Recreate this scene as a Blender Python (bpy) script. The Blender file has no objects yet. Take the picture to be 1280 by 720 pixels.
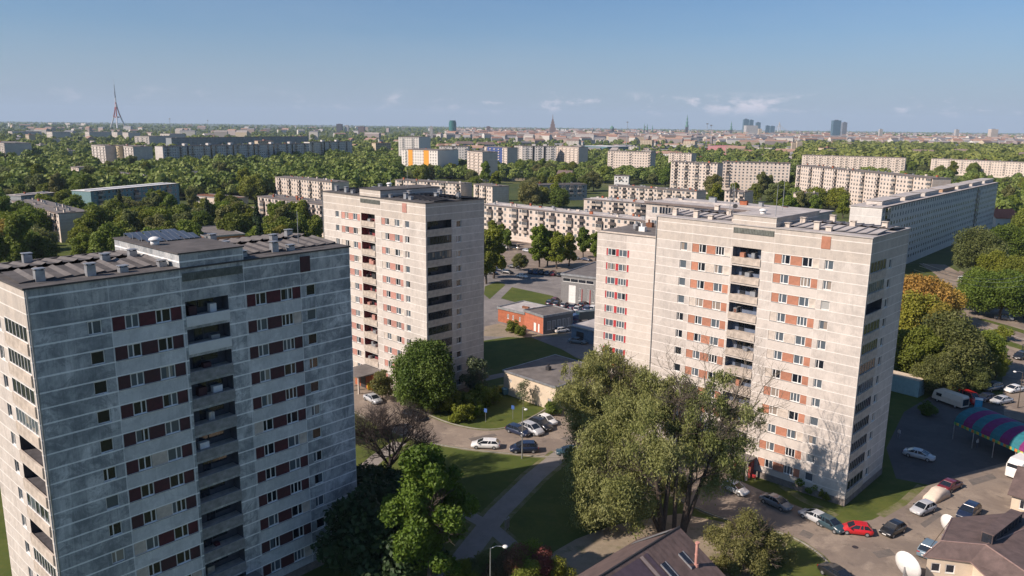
import bpy, math, random
import numpy as np
from mathutils import Vector, Matrix, geometry
rnd = random.Random(7)
npr = np.random.RandomState(11)
R = math.radians
sc = bpy.context.scene
C = sc.collection
# ------------------------------------------------------------------ camera model (solved from the towers)
FOC, PITCH, ROLL, CAMH = 969.09, 0.2068, 0.0116, 51.41
_cp, _sp = math.cos(PITCH), math.sin(PITCH)
cF = Vector((0, _cp, -_sp)); _r = Vector((1, 0, 0)); _u = Vector((0, _sp, _cp))
cR = math.cos(ROLL)*_r + math.sin(ROLL)*_u
cU = -math.sin(ROLL)*_r + math.cos(ROLL)*_u
def at(px, py, z=0.0):
    """the point at height z seen in the photograph at (px, py), 1280x720"""
    d = cF + cR*((px-640)/FOC) - cU*((py-360)/FOC)
    t = (z-CAMH)/d.z
    return Vector((d.x*t, d.y*t, z))
def far(px, dist):
    d = cF + cR*((px-640)/FOC) - cU*((160-360)/FOC)
    k = dist/math.hypot(d.x, d.y)
    return Vector((d.x*k, d.y*k, 0))
def zat(px, py, p):
    """height at which the ray through (px,py) passes over ground point p"""
    d = cF + cR*((px-640)/FOC) - cU*((py-360)/FOC)
    return CAMH + d.z*math.hypot(p.x, p.y)/math.hypot(d.x, d.y)
# ------------------------------------------------------------------ materials
def newmat(name):
    m = bpy.data.materials.new(name); m.use_nodes = True
    nt = m.node_tree; b = nt.nodes['Principled BSDF']
    return m, nt, b
class N:
    def __init__(s, nt): s.nt = nt
    def n(s, t, **k):
        x = s.nt.nodes.new(t)
        for a, v in k.items():
            if a.startswith('i_'):
                key = a[2:]; key = int(key) if key.isdigit() else key
                x.inputs[key].default_value = v
            else: setattr(x, a, v)
        return x
    def l(s, a, b): s.nt.links.new(a, b)
    def math(s, op, a, b=None, c=None, clamp=False):
        x = s.nt.nodes.new('ShaderNodeMath'); x.operation = op; x.use_clamp = clamp
        for i, v in enumerate((a, b, c)):
            if v is None: continue
            if isinstance(v, (int, float)): x.inputs[i].default_value = v
            else: s.l(v, x.inputs[i])
        return x.outputs[0]
    def mix(s, f, a, b, bt='MIX'):
        x = s.nt.nodes.new('ShaderNodeMix'); x.data_type = 'RGBA'; x.blend_type = bt
        for i, v in ((0, f), (6, a), (7, b)):
            if isinstance(v, (int, float)): x.inputs[i].default_value = v
            elif isinstance(v, tuple): x.inputs[i].default_value = (*v[:3], 1)
            else: s.l(v, x.inputs[i])
        return x.outputs[2]
    def ramp(s, f, pts):
        x = s.nt.nodes.new('ShaderNodeValToRGB'); e = x.color_ramp.elements
        while len(e) < len(pts): e.new(0.5)
        for q, (p, c) in zip(e, pts):
            q.position = p; q.color = (*c, 1) if isinstance(c, tuple) else (c, c, c, 1)
        s.l(f, x.inputs[0]); return x.outputs[0]
    def noise(s, vec, scale, detail=4, rough=.6, dist=0):
        x = s.nt.nodes.new('ShaderNodeTexNoise'); x.inputs['Scale'].default_value = scale
        x.inputs['Detail'].default_value = detail; x.inputs['Roughness'].default_value = rough
        x.inputs['Distortion'].default_value = dist
        if vec is not None: s.l(vec, x.inputs['Vector'])
        return x.outputs[0]
    def mapping(s, vec, scale=(1,1,1), loc=(0,0,0)):
        x = s.nt.nodes.new('ShaderNodeMapping'); x.inputs['Scale'].default_value = scale
        x.inputs['Location'].default_value = loc; s.l(vec, x.inputs['Vector']); return x.outputs[0]
_mc = {}
def plain(name, col, rough=.7, metal=0., var=.25, scale=1.5, rand=0., spec=.5, coat=0.):
    """coloured surface with soft wear; var = how much darker the worn patches are"""
    if name in _mc: return _mc[name]
    m, nt, b = newmat(name); k = N(nt)
    b.inputs['Roughness'].default_value = rough; b.inputs['Metallic'].default_value = metal
    b.inputs['Specular IOR Level'].default_value = spec; b.inputs['Coat Weight'].default_value = coat
    tc = k.n('ShaderNodeTexCoord')
    nz = k.noise(tc.outputs['Object'], scale, 5, .65)
    f = k.ramp(nz, [(.35, 0.), (.7, 1.)])
    c = k.mix(f, tuple(v*(1-var) for v in col), tuple(min(1, v*(1+var*.4)) for v in col))
    if rand:
        oi = k.n('ShaderNodeObjectInfo')
        c = k.mix(k.math('MULTIPLY', oi.outputs['Random'], rand), c, (.03, .03, .03))
    k.l(c, b.inputs['Base Color'])
    _mc[name] = m; return m
def concrete(name, base, joint, dark, zoff=34.1, zstep=1.4, ustep=6.6, stain=.5, patch=.35, jw=.035, bands=None):
    if name in _mc: return _mc[name]
    m, nt, b = newmat(name); k = N(nt)
    b.inputs['Roughness'].default_value = .85; b.inputs['Specular IOR Level'].default_value = .25
    tc = k.n('ShaderNodeTexCoord'); ob = tc.outputs['Object']
    oi = k.n('ShaderNodeObjectInfo')
    sh = k.n('ShaderNodeVectorMath', operation='ADD'); k.l(ob, sh.inputs[0])
    cv = k.n('ShaderNodeCombineXYZ'); k.l(k.math('MULTIPLY', oi.outputs['Random'], 300.), cv.inputs[1]); k.l(cv.outputs[0], sh.inputs[1])
    pv = sh.outputs[0]
    sx = k.n('ShaderNodeSeparateXYZ'); k.l(ob, sx.inputs[0])
    u = k.math('ADD', sx.outputs[0], sx.outputs[1])
    zz = k.math('DIVIDE', k.math('SUBTRACT', sx.outputs[2], zoff-200*zstep), zstep)
    uu = k.math('DIVIDE', k.math('ADD', u, 330.), ustep)
    fz = k.math('FRACT', zz); fu = k.math('FRACT', uu)
    cell = k.n('ShaderNodeCombineXYZ'); k.l(k.math('FLOOR', zz), cell.inputs[0]); k.l(k.math('FLOOR', uu), cell.inputs[1])
    k.l(oi.outputs['Random'], cell.inputs[2])
    wn = k.n('ShaderNodeTexWhiteNoise', noise_dimensions='3D'); k.l(cell.outputs[0], wn.inputs['Vector'])
    jz = k.math('MINIMUM', fz, k.math('SUBTRACT', 1., fz))
    ju = k.math('MULTIPLY', k.math('MINIMUM', fu, k.math('SUBTRACT', 1., fu)), ustep/zstep)
    wob = k.math('MULTIPLY', k.noise(pv, 1.2, 3), jw*1.3)
    jm = k.math('LESS_THAN', jz, k.math('ADD', wob, jw*.3))
    jm2 = k.math('LESS_THAN', ju, k.math('MULTIPLY', wob, .8))
    jj = k.math('MAXIMUM', jm, k.math('MULTIPLY', jm2, .5))
    st = k.noise(k.mapping(pv, (.5, .5, .09)), 1.6, 6, .7)
    stm = k.ramp(st, [(.42, 0.), (.7, 1.)])
    mot = k.ramp(k.noise(pv, .22, 7, .72, .6), [(.42, 0.), (.62, 1.)])
    fine = k.ramp(k.noise(pv, 2.4, 6, .75), [(.4, 0.), (.75, 1.)])
    strk = k.ramp(k.noise(k.mapping(pv, (2.6, 2.6, .07)), 2.2, 4, .6), [(.52, 0.), (.72, 1.)])
    blot = k.ramp(k.noise(pv, .55, 8, .8, 1.1), [(.50, 0.), (.56, 1.)])
    lite = k.ramp(k.noise(k.mapping(pv, (1., 1., .5), (7, 3, 1)), .5, 7, .75, .8), [(.50, 0.), (.60, 1.)])
    sv = stain
    if bands:
        inb = None
        for (u0, u1) in bands:
            q = k.math('MULTIPLY', k.math('GREATER_THAN', sx.outputs[0], u0), k.math('LESS_THAN', sx.outputs[0], u1)); inb = q if inb is None else k.math('ADD', inb, q)
        inb = k.math('MULTIPLY', inb, k.math('LESS_THAN', sx.outputs[1], .5)); inb = k.math('MULTIPLY', inb, k.math('LESS_THAN', sx.outputs[2], 34.1))
        sv = k.math('SUBTRACT', stain, k.math('MULTIPLY', inb, stain*.72))
    c = k.mix(k.math('MULTIPLY', wn.outputs['Value'], patch), base, tuple(x*.62 for x in base))
    c = k.mix(k.math('MULTIPLY', lite, .30), c, joint)
    if bands: c = k.mix(k.math('MULTIPLY', k.math('GREATER_THAN', sx.outputs[2], 34.05), .55), c, tuple(x*y for x, y in zip(base, (.80, .76, .70))))
    c = k.mix(k.math('MULTIPLY', mot, sv), c, dark)
    c = k.mix(k.math('MULTIPLY', k.math('MULTIPLY', blot, .6), sv), c, tuple(x*.7 for x in dark))
    c = k.mix(k.math('MULTIPLY', k.math('MULTIPLY', stm, .8), sv), c, tuple(x*.8 for x in dark))
    c = k.mix(k.math('MULTIPLY', k.math('MULTIPLY', strk, .55), sv), c, tuple(x*.6 for x in dark))
    c = k.mix(k.math('MULTIPLY', fine, .2), c, tuple(x*.7 for x in dark))
    c = k.mix(k.math('MULTIPLY', jj, .75), c, joint)
    k.l(c, b.inputs['Base Color'])
    bp = k.n('ShaderNodeBump'); bp.inputs['Strength'].default_value = .4; bp.inputs['Distance'].default_value = .04
    k.l(k.math('ADD', jj, k.math('MULTIPLY', fine, .3)), bp.inputs['Height']); k.l(bp.outputs[0], b.inputs['Normal'])
    _mc[name] = m; return m
def glassmat(name, dark=(.010, .014, .022), mid=(.10, .125, .15), pale=(.30, .28, .25), share=(.55, .84)):  # default mid tone has a blue-grey sky reflection put into it
    if name in _mc: return _mc[name]
    m, nt, b = newmat(name); k = N(nt)
    oi = k.n('ShaderNodeObjectInfo'); tc = k.n('ShaderNodeTexCoord')
    vor = k.n('ShaderNodeTexWhiteNoise', noise_dimensions='3D')
    sx = k.n('ShaderNodeSeparateXYZ'); k.l(tc.outputs['Object'], sx.inputs[0])
    cb = k.n('ShaderNodeCombineXYZ')
    k.l(k.math('FLOOR', k.math('MULTIPLY', sx.outputs[0], 1.7)), cb.inputs[0]); k.l(k.math('FLOOR', k.math('MULTIPLY', sx.outputs[2], .55)), cb.inputs[1])
    k.l(k.math('MULTIPLY', oi.outputs['Random'], 97.), cb.inputs[2]); k.l(cb.outputs[0], vor.inputs['Vector'])
    r = k.math('ADD', k.math('MULTIPLY', oi.outputs['Random'], .7), k.math('MULTIPLY', vor.outputs['Value'], .3))
    x = k.n('ShaderNodeValToRGB'); x.color_ramp.interpolation = 'CONSTANT'; e = x.color_ramp.elements
    e[0].color = (*dark, 1); e[1].position = share[0]; e[1].color = (*mid, 1)
    q = e.new(share[1]); q.color = (*pale, 1); q = e.new(.95); q.color = (.42, .42, .40, 1)
    k.l(r, x.inputs[0])
    folds = k.n('ShaderNodeTexWave', i_1=9., i_2=2.); folds.bands_direction = 'X'; k.l(tc.outputs['Object'], folds.inputs[0])
    c = k.mix(k.math('MULTIPLY', folds.outputs['Fac'], .3), x.outputs[0], (.02, .02, .02))
    k.l(c, b.inputs['Base Color']); b.inputs['Roughness'].default_value = .12; b.inputs['Specular IOR Level'].default_value = .6
    _mc[name] = m; return m
def leafmat(name, a, b_, c_, rand=.5, trans=.25):
    if name in _mc: return _mc[name]
    m, nt, b = newmat(name); k = N(nt)
    at_ = k.n('ShaderNodeAttribute', attribute_name='tint'); oi = k.n('ShaderNodeObjectInfo')
    c = k.ramp(at_.outputs['Fac'], [(0, a), (.5, b_), (1, c_)])
    c = k.mix(k.math('MULTIPLY', oi.outputs['Random'], rand), c, tuple(x*.8 for x in a))
    hs = k.n('ShaderNodeHueSaturation'); k.l(c, hs.inputs['Color'])
    wn = k.n('ShaderNodeTexWhiteNoise', noise_dimensions='1D'); k.l(k.math('MULTIPLY', oi.outputs['Random'], 517.), wn.inputs['W'])
    k.l(k.math('ADD', .475, k.math('MULTIPLY', wn.outputs['Value'], .05)), hs.inputs['Hue'])
    k.l(hs.outputs[0], b.inputs['Base Color']); b.inputs['Roughness'].default_value = .6
    b.inputs['Specular IOR Level'].default_value = .25
    tr = k.n('ShaderNodeBsdfTranslucent'); k.l(hs.outputs[0], tr.inputs[0])
    ms = k.n('ShaderNodeMixShader'); ms.inputs[0].default_value = trans
    k.l(b.outputs[0], ms.inputs[1]); k.l(tr.outputs[0], ms.inputs[2])
    k.l(ms.outputs[0], nt.nodes['Material Output'].inputs[0])
    _mc[name] = m; return m
def groundmat(name, cols, scales, rough=.9, bump=.0, tracks=None):
    if name in _mc: return _mc[name]
    m, nt, b = newmat(name); k = N(nt); b.inputs['Roughness'].default_value = rough
    b.inputs['Specular IOR Level'].default_value = .15
    g = k.n('ShaderNodeNewGeometry'); p = g.outputs['Position']
    c = cols[0]
    for i, (col, s, lo, hi, amt) in enumerate(scales):
        f = k.ramp(k.noise(k.mapping(p, (1, 1, 1), (i*31., i*17., 0)), s, 7, .68, .3), [(lo, 0.), (hi, amt)])
        c = k.mix(f, c, col)
    k.l(c, b.inputs['Base Color'])
    _mc[name] = m; return m
# ------------------------------------------------------------------ mesh helpers
class MB:
    def __init__(s): s.v = []; s.f = []; s.m = []
    def face(s, pts, mi=0):
        i = len(s.v); s.v += [tuple(p) for p in pts]; s.f.append(tuple(range(i, i+len(pts)))); s.m.append(mi)
    def box(s, x0, x1, y0, y1, z0, z1, mi=0):
        i = len(s.v)
        s.v += [(x0,y0,z0),(x1,y0,z0),(x1,y1,z0),(x0,y1,z0),(x0,y0,z1),(x1,y0,z1),(x1,y1,z1),(x0,y1,z1)]
        for q in ((0,3,2,1),(4,5,6,7),(0,1,5,4),(1,2,6,5),(2,3,7,6),(3,0,4,7)):
            s.f.append(tuple(i+a for a in q)); s.m.append(mi)
    def obox(s, o, a, b, z0, z1, mi=0):
        """box on the parallelogram o, o+a, o+a+b, o+b"""
        i = len(s.v); o = Vector((o[0], o[1], 0)); a = Vector((a[0], a[1], 0)); b = Vector((b[0], b[1], 0))
        for z in (z0, z1):
            for p in (o, o+a, o+a+b, o+b): s.v.append((p.x, p.y, z))
        for q in ((0,3,2,1),(4,5,6,7),(0,1,5,4),(1,2,6,5),(2,3,7,6),(3,0,4,7)):
            s.f.append(tuple(i+k for k in q)); s.m.append(mi)
    def cyl(s, p0, p1, r0, r1, n=8, mi=0, caps=True):
        p0 = Vector(p0); p1 = Vector(p1); d = (p1-p0)
        if d.length < 1e-6: return
        d.normalize(); a = d.orthogonal().normalized(); b = d.cross(a); i = len(s.v)
        for p, r in ((p0, r0), (p1, r1)):
            for k in range(n):
                t = 2*math.pi*k/n; s.v.append(tuple(p + a*(r*math.cos(t)) + b*(r*math.sin(t))))
        for k in range(n):
            j = (k+1) % n; s.f.append((i+k, i+j, i+n+j, i+n+k)); s.m.append(mi)
        if caps:
            s.f.append(tuple(i+k for k in reversed(range(n)))); s.m.append(mi)
            s.f.append(tuple(i+n+k for k in range(n))); s.m.append(mi)
    def loft(s, rings, mi=0, caps=True, closed=True):
        i = len(s.v); n = len(rings[0])
        for r in rings: s.v += [tuple(p) for p in r]
        for a in range(len(rings)-1):
            for k in range(n if closed else n-1):
                j = (k+1) % n
                s.f.append((i+a*n+k, i+a*n+j, i+(a+1)*n+j, i+(a+1)*n+k)); s.m.append(mi)
        if caps:
            s.f.append(tuple(i+k for k in reversed(range(n)))); s.m.append(mi)
            s.f.append(tuple(i+(len(rings)-1)*n+k for k in range(n))); s.m.append(mi)
    def dome(s, c, r, h, n=12, m=5, mi=0):
        rings = []
        for a in range(m+1):
            t = a/m*math.pi/2*.98
            rings.append([(c[0]+r*math.cos(t)*math.cos(2*math.pi*k/n), c[1]+r*math.cos(t)*math.sin(2*math.pi*k/n), c[2]+h*math.sin(t)) for k in range(n)])
        s.loft(rings, mi)
    def mesh(s, name, mats, smooth=False):
        me = bpy.data.meshes.new(name); me.from_pydata(s.v, [], s.f)
        for m in (mats if isinstance(mats, (list, tuple)) else [mats]): me.materials.append(m)
        me.polygons.foreach_set('material_index', s.m)
        if smooth: me.polygons.foreach_set('use_smooth', [True]*len(s.f))
        me.update(); return me
    def build(s, name, mats, parent=None, smooth=False, loc=(0,0,0), rz=0):
        return put(name, s.mesh(name, mats, smooth), parent, loc, rz)
def put(name, me, parent=None, loc=(0,0,0), rz=0, scale=None):
    o = bpy.data.objects.new(name, me); C.objects.link(o); o.parent = parent
    o.location = loc; o.rotation_euler = (0, 0, rz)
    if scale is not None: o.scale = (scale,)*3 if isinstance(scale, (int, float)) else scale
    return o
def tag(o, label=None, cat=None, group=None, kind=None):
    if label: o['label'] = label
    if cat: o['category'] = cat
    if group: o['group'] = group
    if kind: o['kind'] = kind
    return o
def thing(name, label, cat, loc=(0,0,0), rz=0, group=None, scale=None):
    return tag(put(name, None, None, loc, rz, scale), label, cat, group)
def copy_tree(o, parent=None):
    c = o.copy(); C.objects.link(c); c.parent = parent
    for ch in o.children: copy_tree(ch, c)
    return c
FOOT = []     # building footprints, used only to keep trees out of them
def keep(o, a, b, m=2.5): FOOT.append((Vector((o[0],o[1],0)), Vector((a[0],a[1],0)), Vector((b[0],b[1],0)), m))
def free(p):
    for o, a, b, m in FOOT:
        d = Vector((p[0],p[1],0))-o; la, lb = a.length, b.length
        s, t = d.dot(a)/la, d.dot(b)/lb
        if -m < s < la+m and -m < t < lb+m: return False
    return True
def inpoly(x, y, poly):
    r = False; j = len(poly)-1
    for i in range(len(poly)):
        if (poly[i][1] > y) != (poly[j][1] > y) and x < (poly[j][0]-poly[i][0])*(y-poly[i][1])/(poly[j][1]-poly[i][1])+poly[i][0]: r = not r
        j = i
    return r
# ------------------------------------------------------------------ camera, light, sky, air
cam = bpy.data.objects.new('camera', bpy.data.cameras.new('camera')); C.objects.link(cam); sc.camera = cam
cam.data.sensor_width = 36; cam.data.lens = 36*FOC/1280; cam.data.clip_end = 200000; cam.data.clip_start = .5
M = Matrix((cR, cU, -cF)).transposed().to_4x4(); M.translation = Vector((0, 0, CAMH)); cam.matrix_world = M
SUN_AZ, SUN_EL = 246., 37.
sd = Vector((math.sin(R(SUN_AZ))*math.cos(R(SUN_EL)), math.cos(R(SUN_AZ))*math.cos(R(SUN_EL)), math.sin(R(SUN_EL))))
sl = bpy.data.lights.new('sun', 'SUN'); sl.energy = 5.0; sl.angle = R(.53); sl.color = (1., .85, .735)
so = bpy.data.objects.new('sun', sl); C.objects.link(so); so.rotation_euler = (-sd).to_track_quat('-Z', 'Y').to_euler(); so.location = (0, 0, 200)
w = bpy.data.worlds.new('World'); sc.world = w; w.use_nodes = True
nt = w.node_tree; k = N(nt); bg = nt.nodes['Background']
sky = k.n('ShaderNodeTexSky', sky_type='NISHITA'); sky.sun_disc = False
sky.sun_elevation = R(SUN_EL); sky.sun_rotation = R(SUN_AZ); sky.altitude = 100; sky.air_density = 1.0; sky.dust_density = 1.0; sky.ozone_density = 3.0
# thin fair-weather clouds low over the horizon, laid out by direction in the sky
g = k.n('ShaderNodeNewGeometry'); sx = k.n('ShaderNodeSeparateXYZ'); tcw = k.n('ShaderNodeTexCoord'); k.l(tcw.outputs['Generated'], sx.inputs[0])
nz = k.noise(k.mapping(tcw.outputs['Generated'], (24, 24, 62), (3.1, .4, .2)), 1.0, 5, .6, .3)
low = k.math('MULTIPLY', k.ramp(sx.outputs[2], [(0.012, 0.), (.022, .8), (.031, 1.), (.037, .4), (.043, 0.)]), 1.)
cl = k.math('MULTIPLY', k.ramp(k.math('ADD', k.math('MULTIPLY', sx.outputs[0], .5), .5), [(.38, .3), (.52, 1.)]), k.math('MULTIPLY', k.ramp(nz, [(.54, 0.), (.68, .75)]), low))
veil = k.math('MULTIPLY', k.ramp(k.noise(k.mapping(tcw.outputs['Generated'], (3, 3, 14)), 1.2, 5, .6), [(.45, 0.), (.8, .14)]), 1.)
hor = k.ramp(sx.outputs[2], [(0., .85), (.05, .58), (.11, .20), (.2, 0.)])
c = k.mix(hor, sky.outputs[0], (6.9, 5.7, 5.6)); c = k.mix(veil, c, (7., 6., 5.8)); c = k.mix(cl, c, (17.5, 11.0, 9.2))
c = k.mix(1., c, (.69, .97, 1.24), 'MULTIPLY')
k.l(c, bg.inputs[0]); bg.inputs[1].default_value = .060
sc.view_settings.view_transform = 'Standard'; sc.view_settings.look = 'None'; sc.view_settings.exposure = 0.5; sc.view_settings.gamma = 1
sc.render.engine = 'CYCLES'; sc.cycles.max_bounces = 5; sc.cycles.diffuse_bounces = 3; sc.cycles.glossy_bounces = 2
sc.cycles.transmission_bounces = 2; sc.cycles.transparent_max_bounces = 4; sc.cycles.volume_bounces = 0
sc.cycles.use_denoising = True
HAZE = True
if HAZE:
    mb = MB(); mb.box(-21000, 21000, -700, 21000, -3, 420)
    hz, hnt, hb = newmat('haze'); hnt.nodes.remove(hb)
    pv = hnt.nodes.new('ShaderNodeVolumePrincipled'); pv.inputs['Color'].default_value = (.62, .80, 1., 1); pv.inputs['Density'].default_value = .00005
    pv.inputs['Anisotropy'].default_value = .0
    hnt.links.new(pv.outputs[0], hnt.nodes['Material Output'].inputs['Volume'])
    tag(mb.build('haze', hz), kind='stuff')
# ------------------------------------------------------------------ shared materials
GRASS = groundmat('grass', [(.072, .092, .020)], [((.115, .120, .030), .05, .40, .66, .9), ((.045, .066, .015), .18, .45, .65, .75), ((.15, .13, .06), .33, .55, .8, .6), ((.05, .085, .018), 1.7, .4, .7, .5)])
FARLAND = groundmat('land', [(.080, .10, .030)], [((.13, .13, .055), .004, .42, .62, .8), ((.032, .052, .018), .012, .42, .62, .85), ((.20, .17, .12), .03, .56, .66, .6), ((.05, .07, .02), .2, .4, .7, .5)])
ASPH = groundmat('asphalt', [(.245, .20, .160)], [((.165, .135, .115), .07, .44, .56, .8), ((.32, .265, .21), .21, .52, .62, .7), ((.11, .095, .085), .5, .58, .66, .7), ((.20, .165, .13), 3., .45, .7, .6)])
ASPH2 = groundmat('shadow_dark_asphalt', [(.105, .098, .095)], [((.075, .07, .07), .12, .42, .62, .8), ((.14, .13, .12), .4, .5, .72, .6), ((.09, .08, .075), 2.5, .5, .7, .5)])  # asphalt darkened, with the right tower's shadow on the yard in its colour
ASPH3 = groundmat('worn_asphalt', [(.20, .185, .175)], [((.14, .13, .125), .08, .44, .58, .8), ((.26, .24, .22), .3, .5, .65, .6), ((.10, .095, .09), 1.1, .57, .68, .6)])
DIRT = groundmat('dirt', [(.27, .22, .165)], [((.20, .17, .12), .15, .4, .62, .8), ((.09, .10, .04), .35, .52, .68, .8), ((.32, .27, .20), .9, .5, .7, .5)])
PATH = groundmat('path', [(.25, .225, .20)], [((.18, .16, .14), .4, .4, .7, .7), ((.13, .13, .07), .8, .58, .75, .6)])
KERB = plain('kerb', (.30, .28, .25), .9)
WPAINT = plain('white_paint', (.62, .60, .56), .6, var=.2)
WHITE = plain('white_plastic', (.72, .71, .68), .45, var=.12)
CREAM = plain('cream_wall', (.60, .50, .38), .85, var=.15, scale=.5)
METAL = plain('galvanised_metal', (.42, .43, .44), .45, .6, var=.3)
DARKM = plain('dark_metal', (.05, .05, .055), .5, .3)
RUST = plain('rust', (.20, .085, .045), .85, var=.4)
BITUM = plain('roof_felt', (.15, .135, .125), .9, var=.35, scale=.45)
BITD = plain('dark_roof_felt', (.085, .078, .075), .9, var=.4, scale=.6)
BITUL = plain('pale_roof_felt', (.42, .39, .37), .9, var=.3, scale=.5)
SLATE = plain('brown_roofing', (.125, .088, .080), .8, var=.35, scale=.8)
BRICK = plain('red_brick', (.36, .115, .055), .9, var=.3, scale=1.2)
ORANGE = plain('orange_render', (.60, .23, .10), .85, var=.15)
DARKG = plain('dark_glass', (.02, .025, .035), .1, var=.3, spec=.7)
GREY = plain('grey_render', (.20, .195, .19), .8, var=.15)
BARK = plain('bark', (.085, .065, .05), .95, var=.4, scale=3)
BARKL = plain('pale_bark', (.20, .17, .13), .95, var=.4, scale=3)
PANEL = concrete('concrete_panel', (.585, .53, .475), (.70, .66, .61), (.33, .305, .28), stain=.34, patch=.24, jw=.045, bands=((6.6, 13.25), (19.86, 26.45)))
PANELD = concrete('weathered_shade_tinted_panel', (.66, .67, .67), (.90, .90, .88), (.21, .235, .25), stain=.85, patch=.4, jw=.055, bands=((6.6, 13.25), (19.86, 26.45)))  # weathered concrete, with the bluish cast of skylit shade mixed into its colours
PANELP = concrete('pink_concrete_panel', (.62, .52, .44), (.72, .68, .62), (.36, .32, .28), stain=.2, patch=.22)
PARAP = plain('balcony_concrete', (.50, .43, .36), .85, var=.35, scale=1.1)
SPANW = plain('pale_spandrel', (.56, .49, .42), .85, var=.3, scale=.9)
RED = plain('red_boarding', (.42, .03, .035), .7, var=.2)
GLASS = glassmat('window_glass')
GLASSP = glassmat('curtained_glass', pale=(.30, .25, .21), share=(.42, .8))
GLASSF = glassmat('far_glass', dark=(.06, .07, .08), mid=(.12, .13, .13), pale=(.28, .26, .23), share=(.5, .85))
# ------------------------------------------------------------------ ground, roads, paths
mb = MB(); mb.box(-20500, 20500, -600, 20500, -2, 0); tag(mb.build('ground', FARLAND), kind='structure')
def patch(name, px, mat, z, kerb=None, world=False):
    P = [Vector((p[0], p[1], 0)) if world else at(*p) for p in px]
    tri = geometry.tessellate_polygon([P]); me = bpy.data.meshes.new(name)
    me.from_pydata([(p.x, p.y, z) for p in P], [], [tuple(t) for t in tri]); me.materials.append(mat); me.update()
    for p in me.polygons:
        if p.normal.z < 0: p.flip()
    o = put(name, me); tag(o, kind='structure')
    if kerb:
        for a, b in kerb:
            kb = MB()
            for i in range(a, b):
                p, q = P[i], P[i+1]; d = (q-p).normalized(); n = Vector((-d.y, d.x, 0))*.16
                kb.obox(p-n*.5, q-p, n, 0, .13)
            tag(kb.build('kerb', KERB), kind='structure')
    return o
def strip(name, pts, wid, mat, z, world=False, kind='structure'):
    P = [Vector((p[0], p[1], 0)) if world else at(*p) for p in pts]; L = []; Rr = []
    for i, p in enumerate(P):
        d = (P[min(i+1, len(P)-1)]-P[max(i-1, 0)]).normalized(); n = Vector((-d.y, d.x, 0))*wid/2
        L.append(p+n); Rr.append(p-n)
    mb = MB()
    for i in range(len(P)-1): mb.face([(Rr[i].x,Rr[i].y,z),(Rr[i+1].x,Rr[i+1].y,z),(L[i+1].x,L[i+1].y,z),(L[i].x,L[i].y,z)])
    o = mb.build(name, mat); tag(o, kind=kind); return o
def smooth(pts, n=6):
    out = []
    for i in range(len(pts)-1):
        p0, p1, p2, p3 = pts[max(i-1,0)], pts[i], pts[i+1], pts[min(i+2,len(pts)-1)]
        for s in range(n):
            t = s/n
            out.append(tuple(.5*((2*p1[a])+(-p0[a]+p2[a])*t+(2*p0[a]-5*p1[a]+4*p2[a]-p3[a])*t*t+(-p0[a]+3*p1[a]-3*p2[a]+p3[a])*t**3) for a in (0, 1)))
    return out+[pts[-1]]
patch('lawn', [(-700, 900), (-500, 330), (300, 255), (600, 250), (760, 300), (1000, 330), (1180, 330), (1420, 420), (1900, 760), (640, 1300)], GRASS, .004)
up = smooth([(425, 472), (452, 473), (478, 484), (500, 500), (530, 516), (565, 530), (605, 537), (640, 533), (672, 518), (702, 503), (745, 517), (800, 545), (862, 572), (905, 592)], 5)
lo = smooth([(1075, 800), (1045, 740), (1040, 712), (1020, 690), (985, 670), (930, 655), (880, 640), (800, 600), (760, 576), (735, 570), (690, 572), (640, 568), (585, 562), (548, 556), (505, 545), (470, 530), (440, 514), (425, 506)], 5)
P = up+[(960, 617), (1000, 634), (1050, 655), (1090, 650), (1125, 632), (1152, 610), (1190, 596), (1280, 572), (1420, 540), (1600, 820)]+lo
patch('courtyard_road', P, ASPH, .012, kerb=[(0, len(up)-1), (len(up)+10, len(P)-2)])
patch('yard', [(1108, 560), (1130, 515), (1175, 488), (1230, 500), (1300, 520), (1420, 541), (1280, 573), (1190, 597), (1160, 606), (1120, 598)], ASPH2, .008)
patch('parking_lot', [(604, 426), (604, 350), (606, 330), (640, 318), (700, 322), (770, 345), (800, 420), (790, 470), (720, 447), (703, 437), (655, 418)], ASPH3, .008)
patch('parking_lot', [(604, 332), (604, 303), (660, 298), (760, 315), (760, 345)], ASPH, .010)
patch('dirt_yard', [(660, 740), (692, 690), (720, 674), (762, 658), (800, 650), (850, 642), (900, 652), (960, 664), (985, 680), (940, 720), (890, 800), (640, 800)], DIRT, .014)
patch('lawn', [(626, 373), (640, 359), (692, 370), (690, 377), (676, 386)], GRASS, .016)
patch('lawn', [(605, 368), (606, 358), (622, 352), (632, 356), (612, 374)], GRASS, .016)
patch('dirt_yard', [(604, 420), (606, 408), (625, 404), (662, 414), (680, 420), (700, 414), (712, 420), (650, 422)], DIRT, .014)
strip('path', [(704, 566), (668, 596), (622, 642), (585, 690), (560, 725), (545, 760)], 3.0, PATH, .018)
strip('path', [(560, 628), (590, 646), (615, 660), (650, 690), (680, 715)], 2.0, PATH, .022)
strip('path', [(430, 606), (452, 590), (472, 572), (500, 553)], 2.6, PATH, .018)
strip('path', [(430, 578), (450, 592), (470, 608), (478, 622)], 1.8, PATH, .022)
strip('path', [(604, 474), (640, 466), (700, 452)], 2.4, PATH, .018)
RP = groundmat('road_repair', [(.15, .13, .115)], [((.11, .10, .09), .6, .45, .6, .7), ((.20, .17, .145), 2., .5, .65, .5)])
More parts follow.
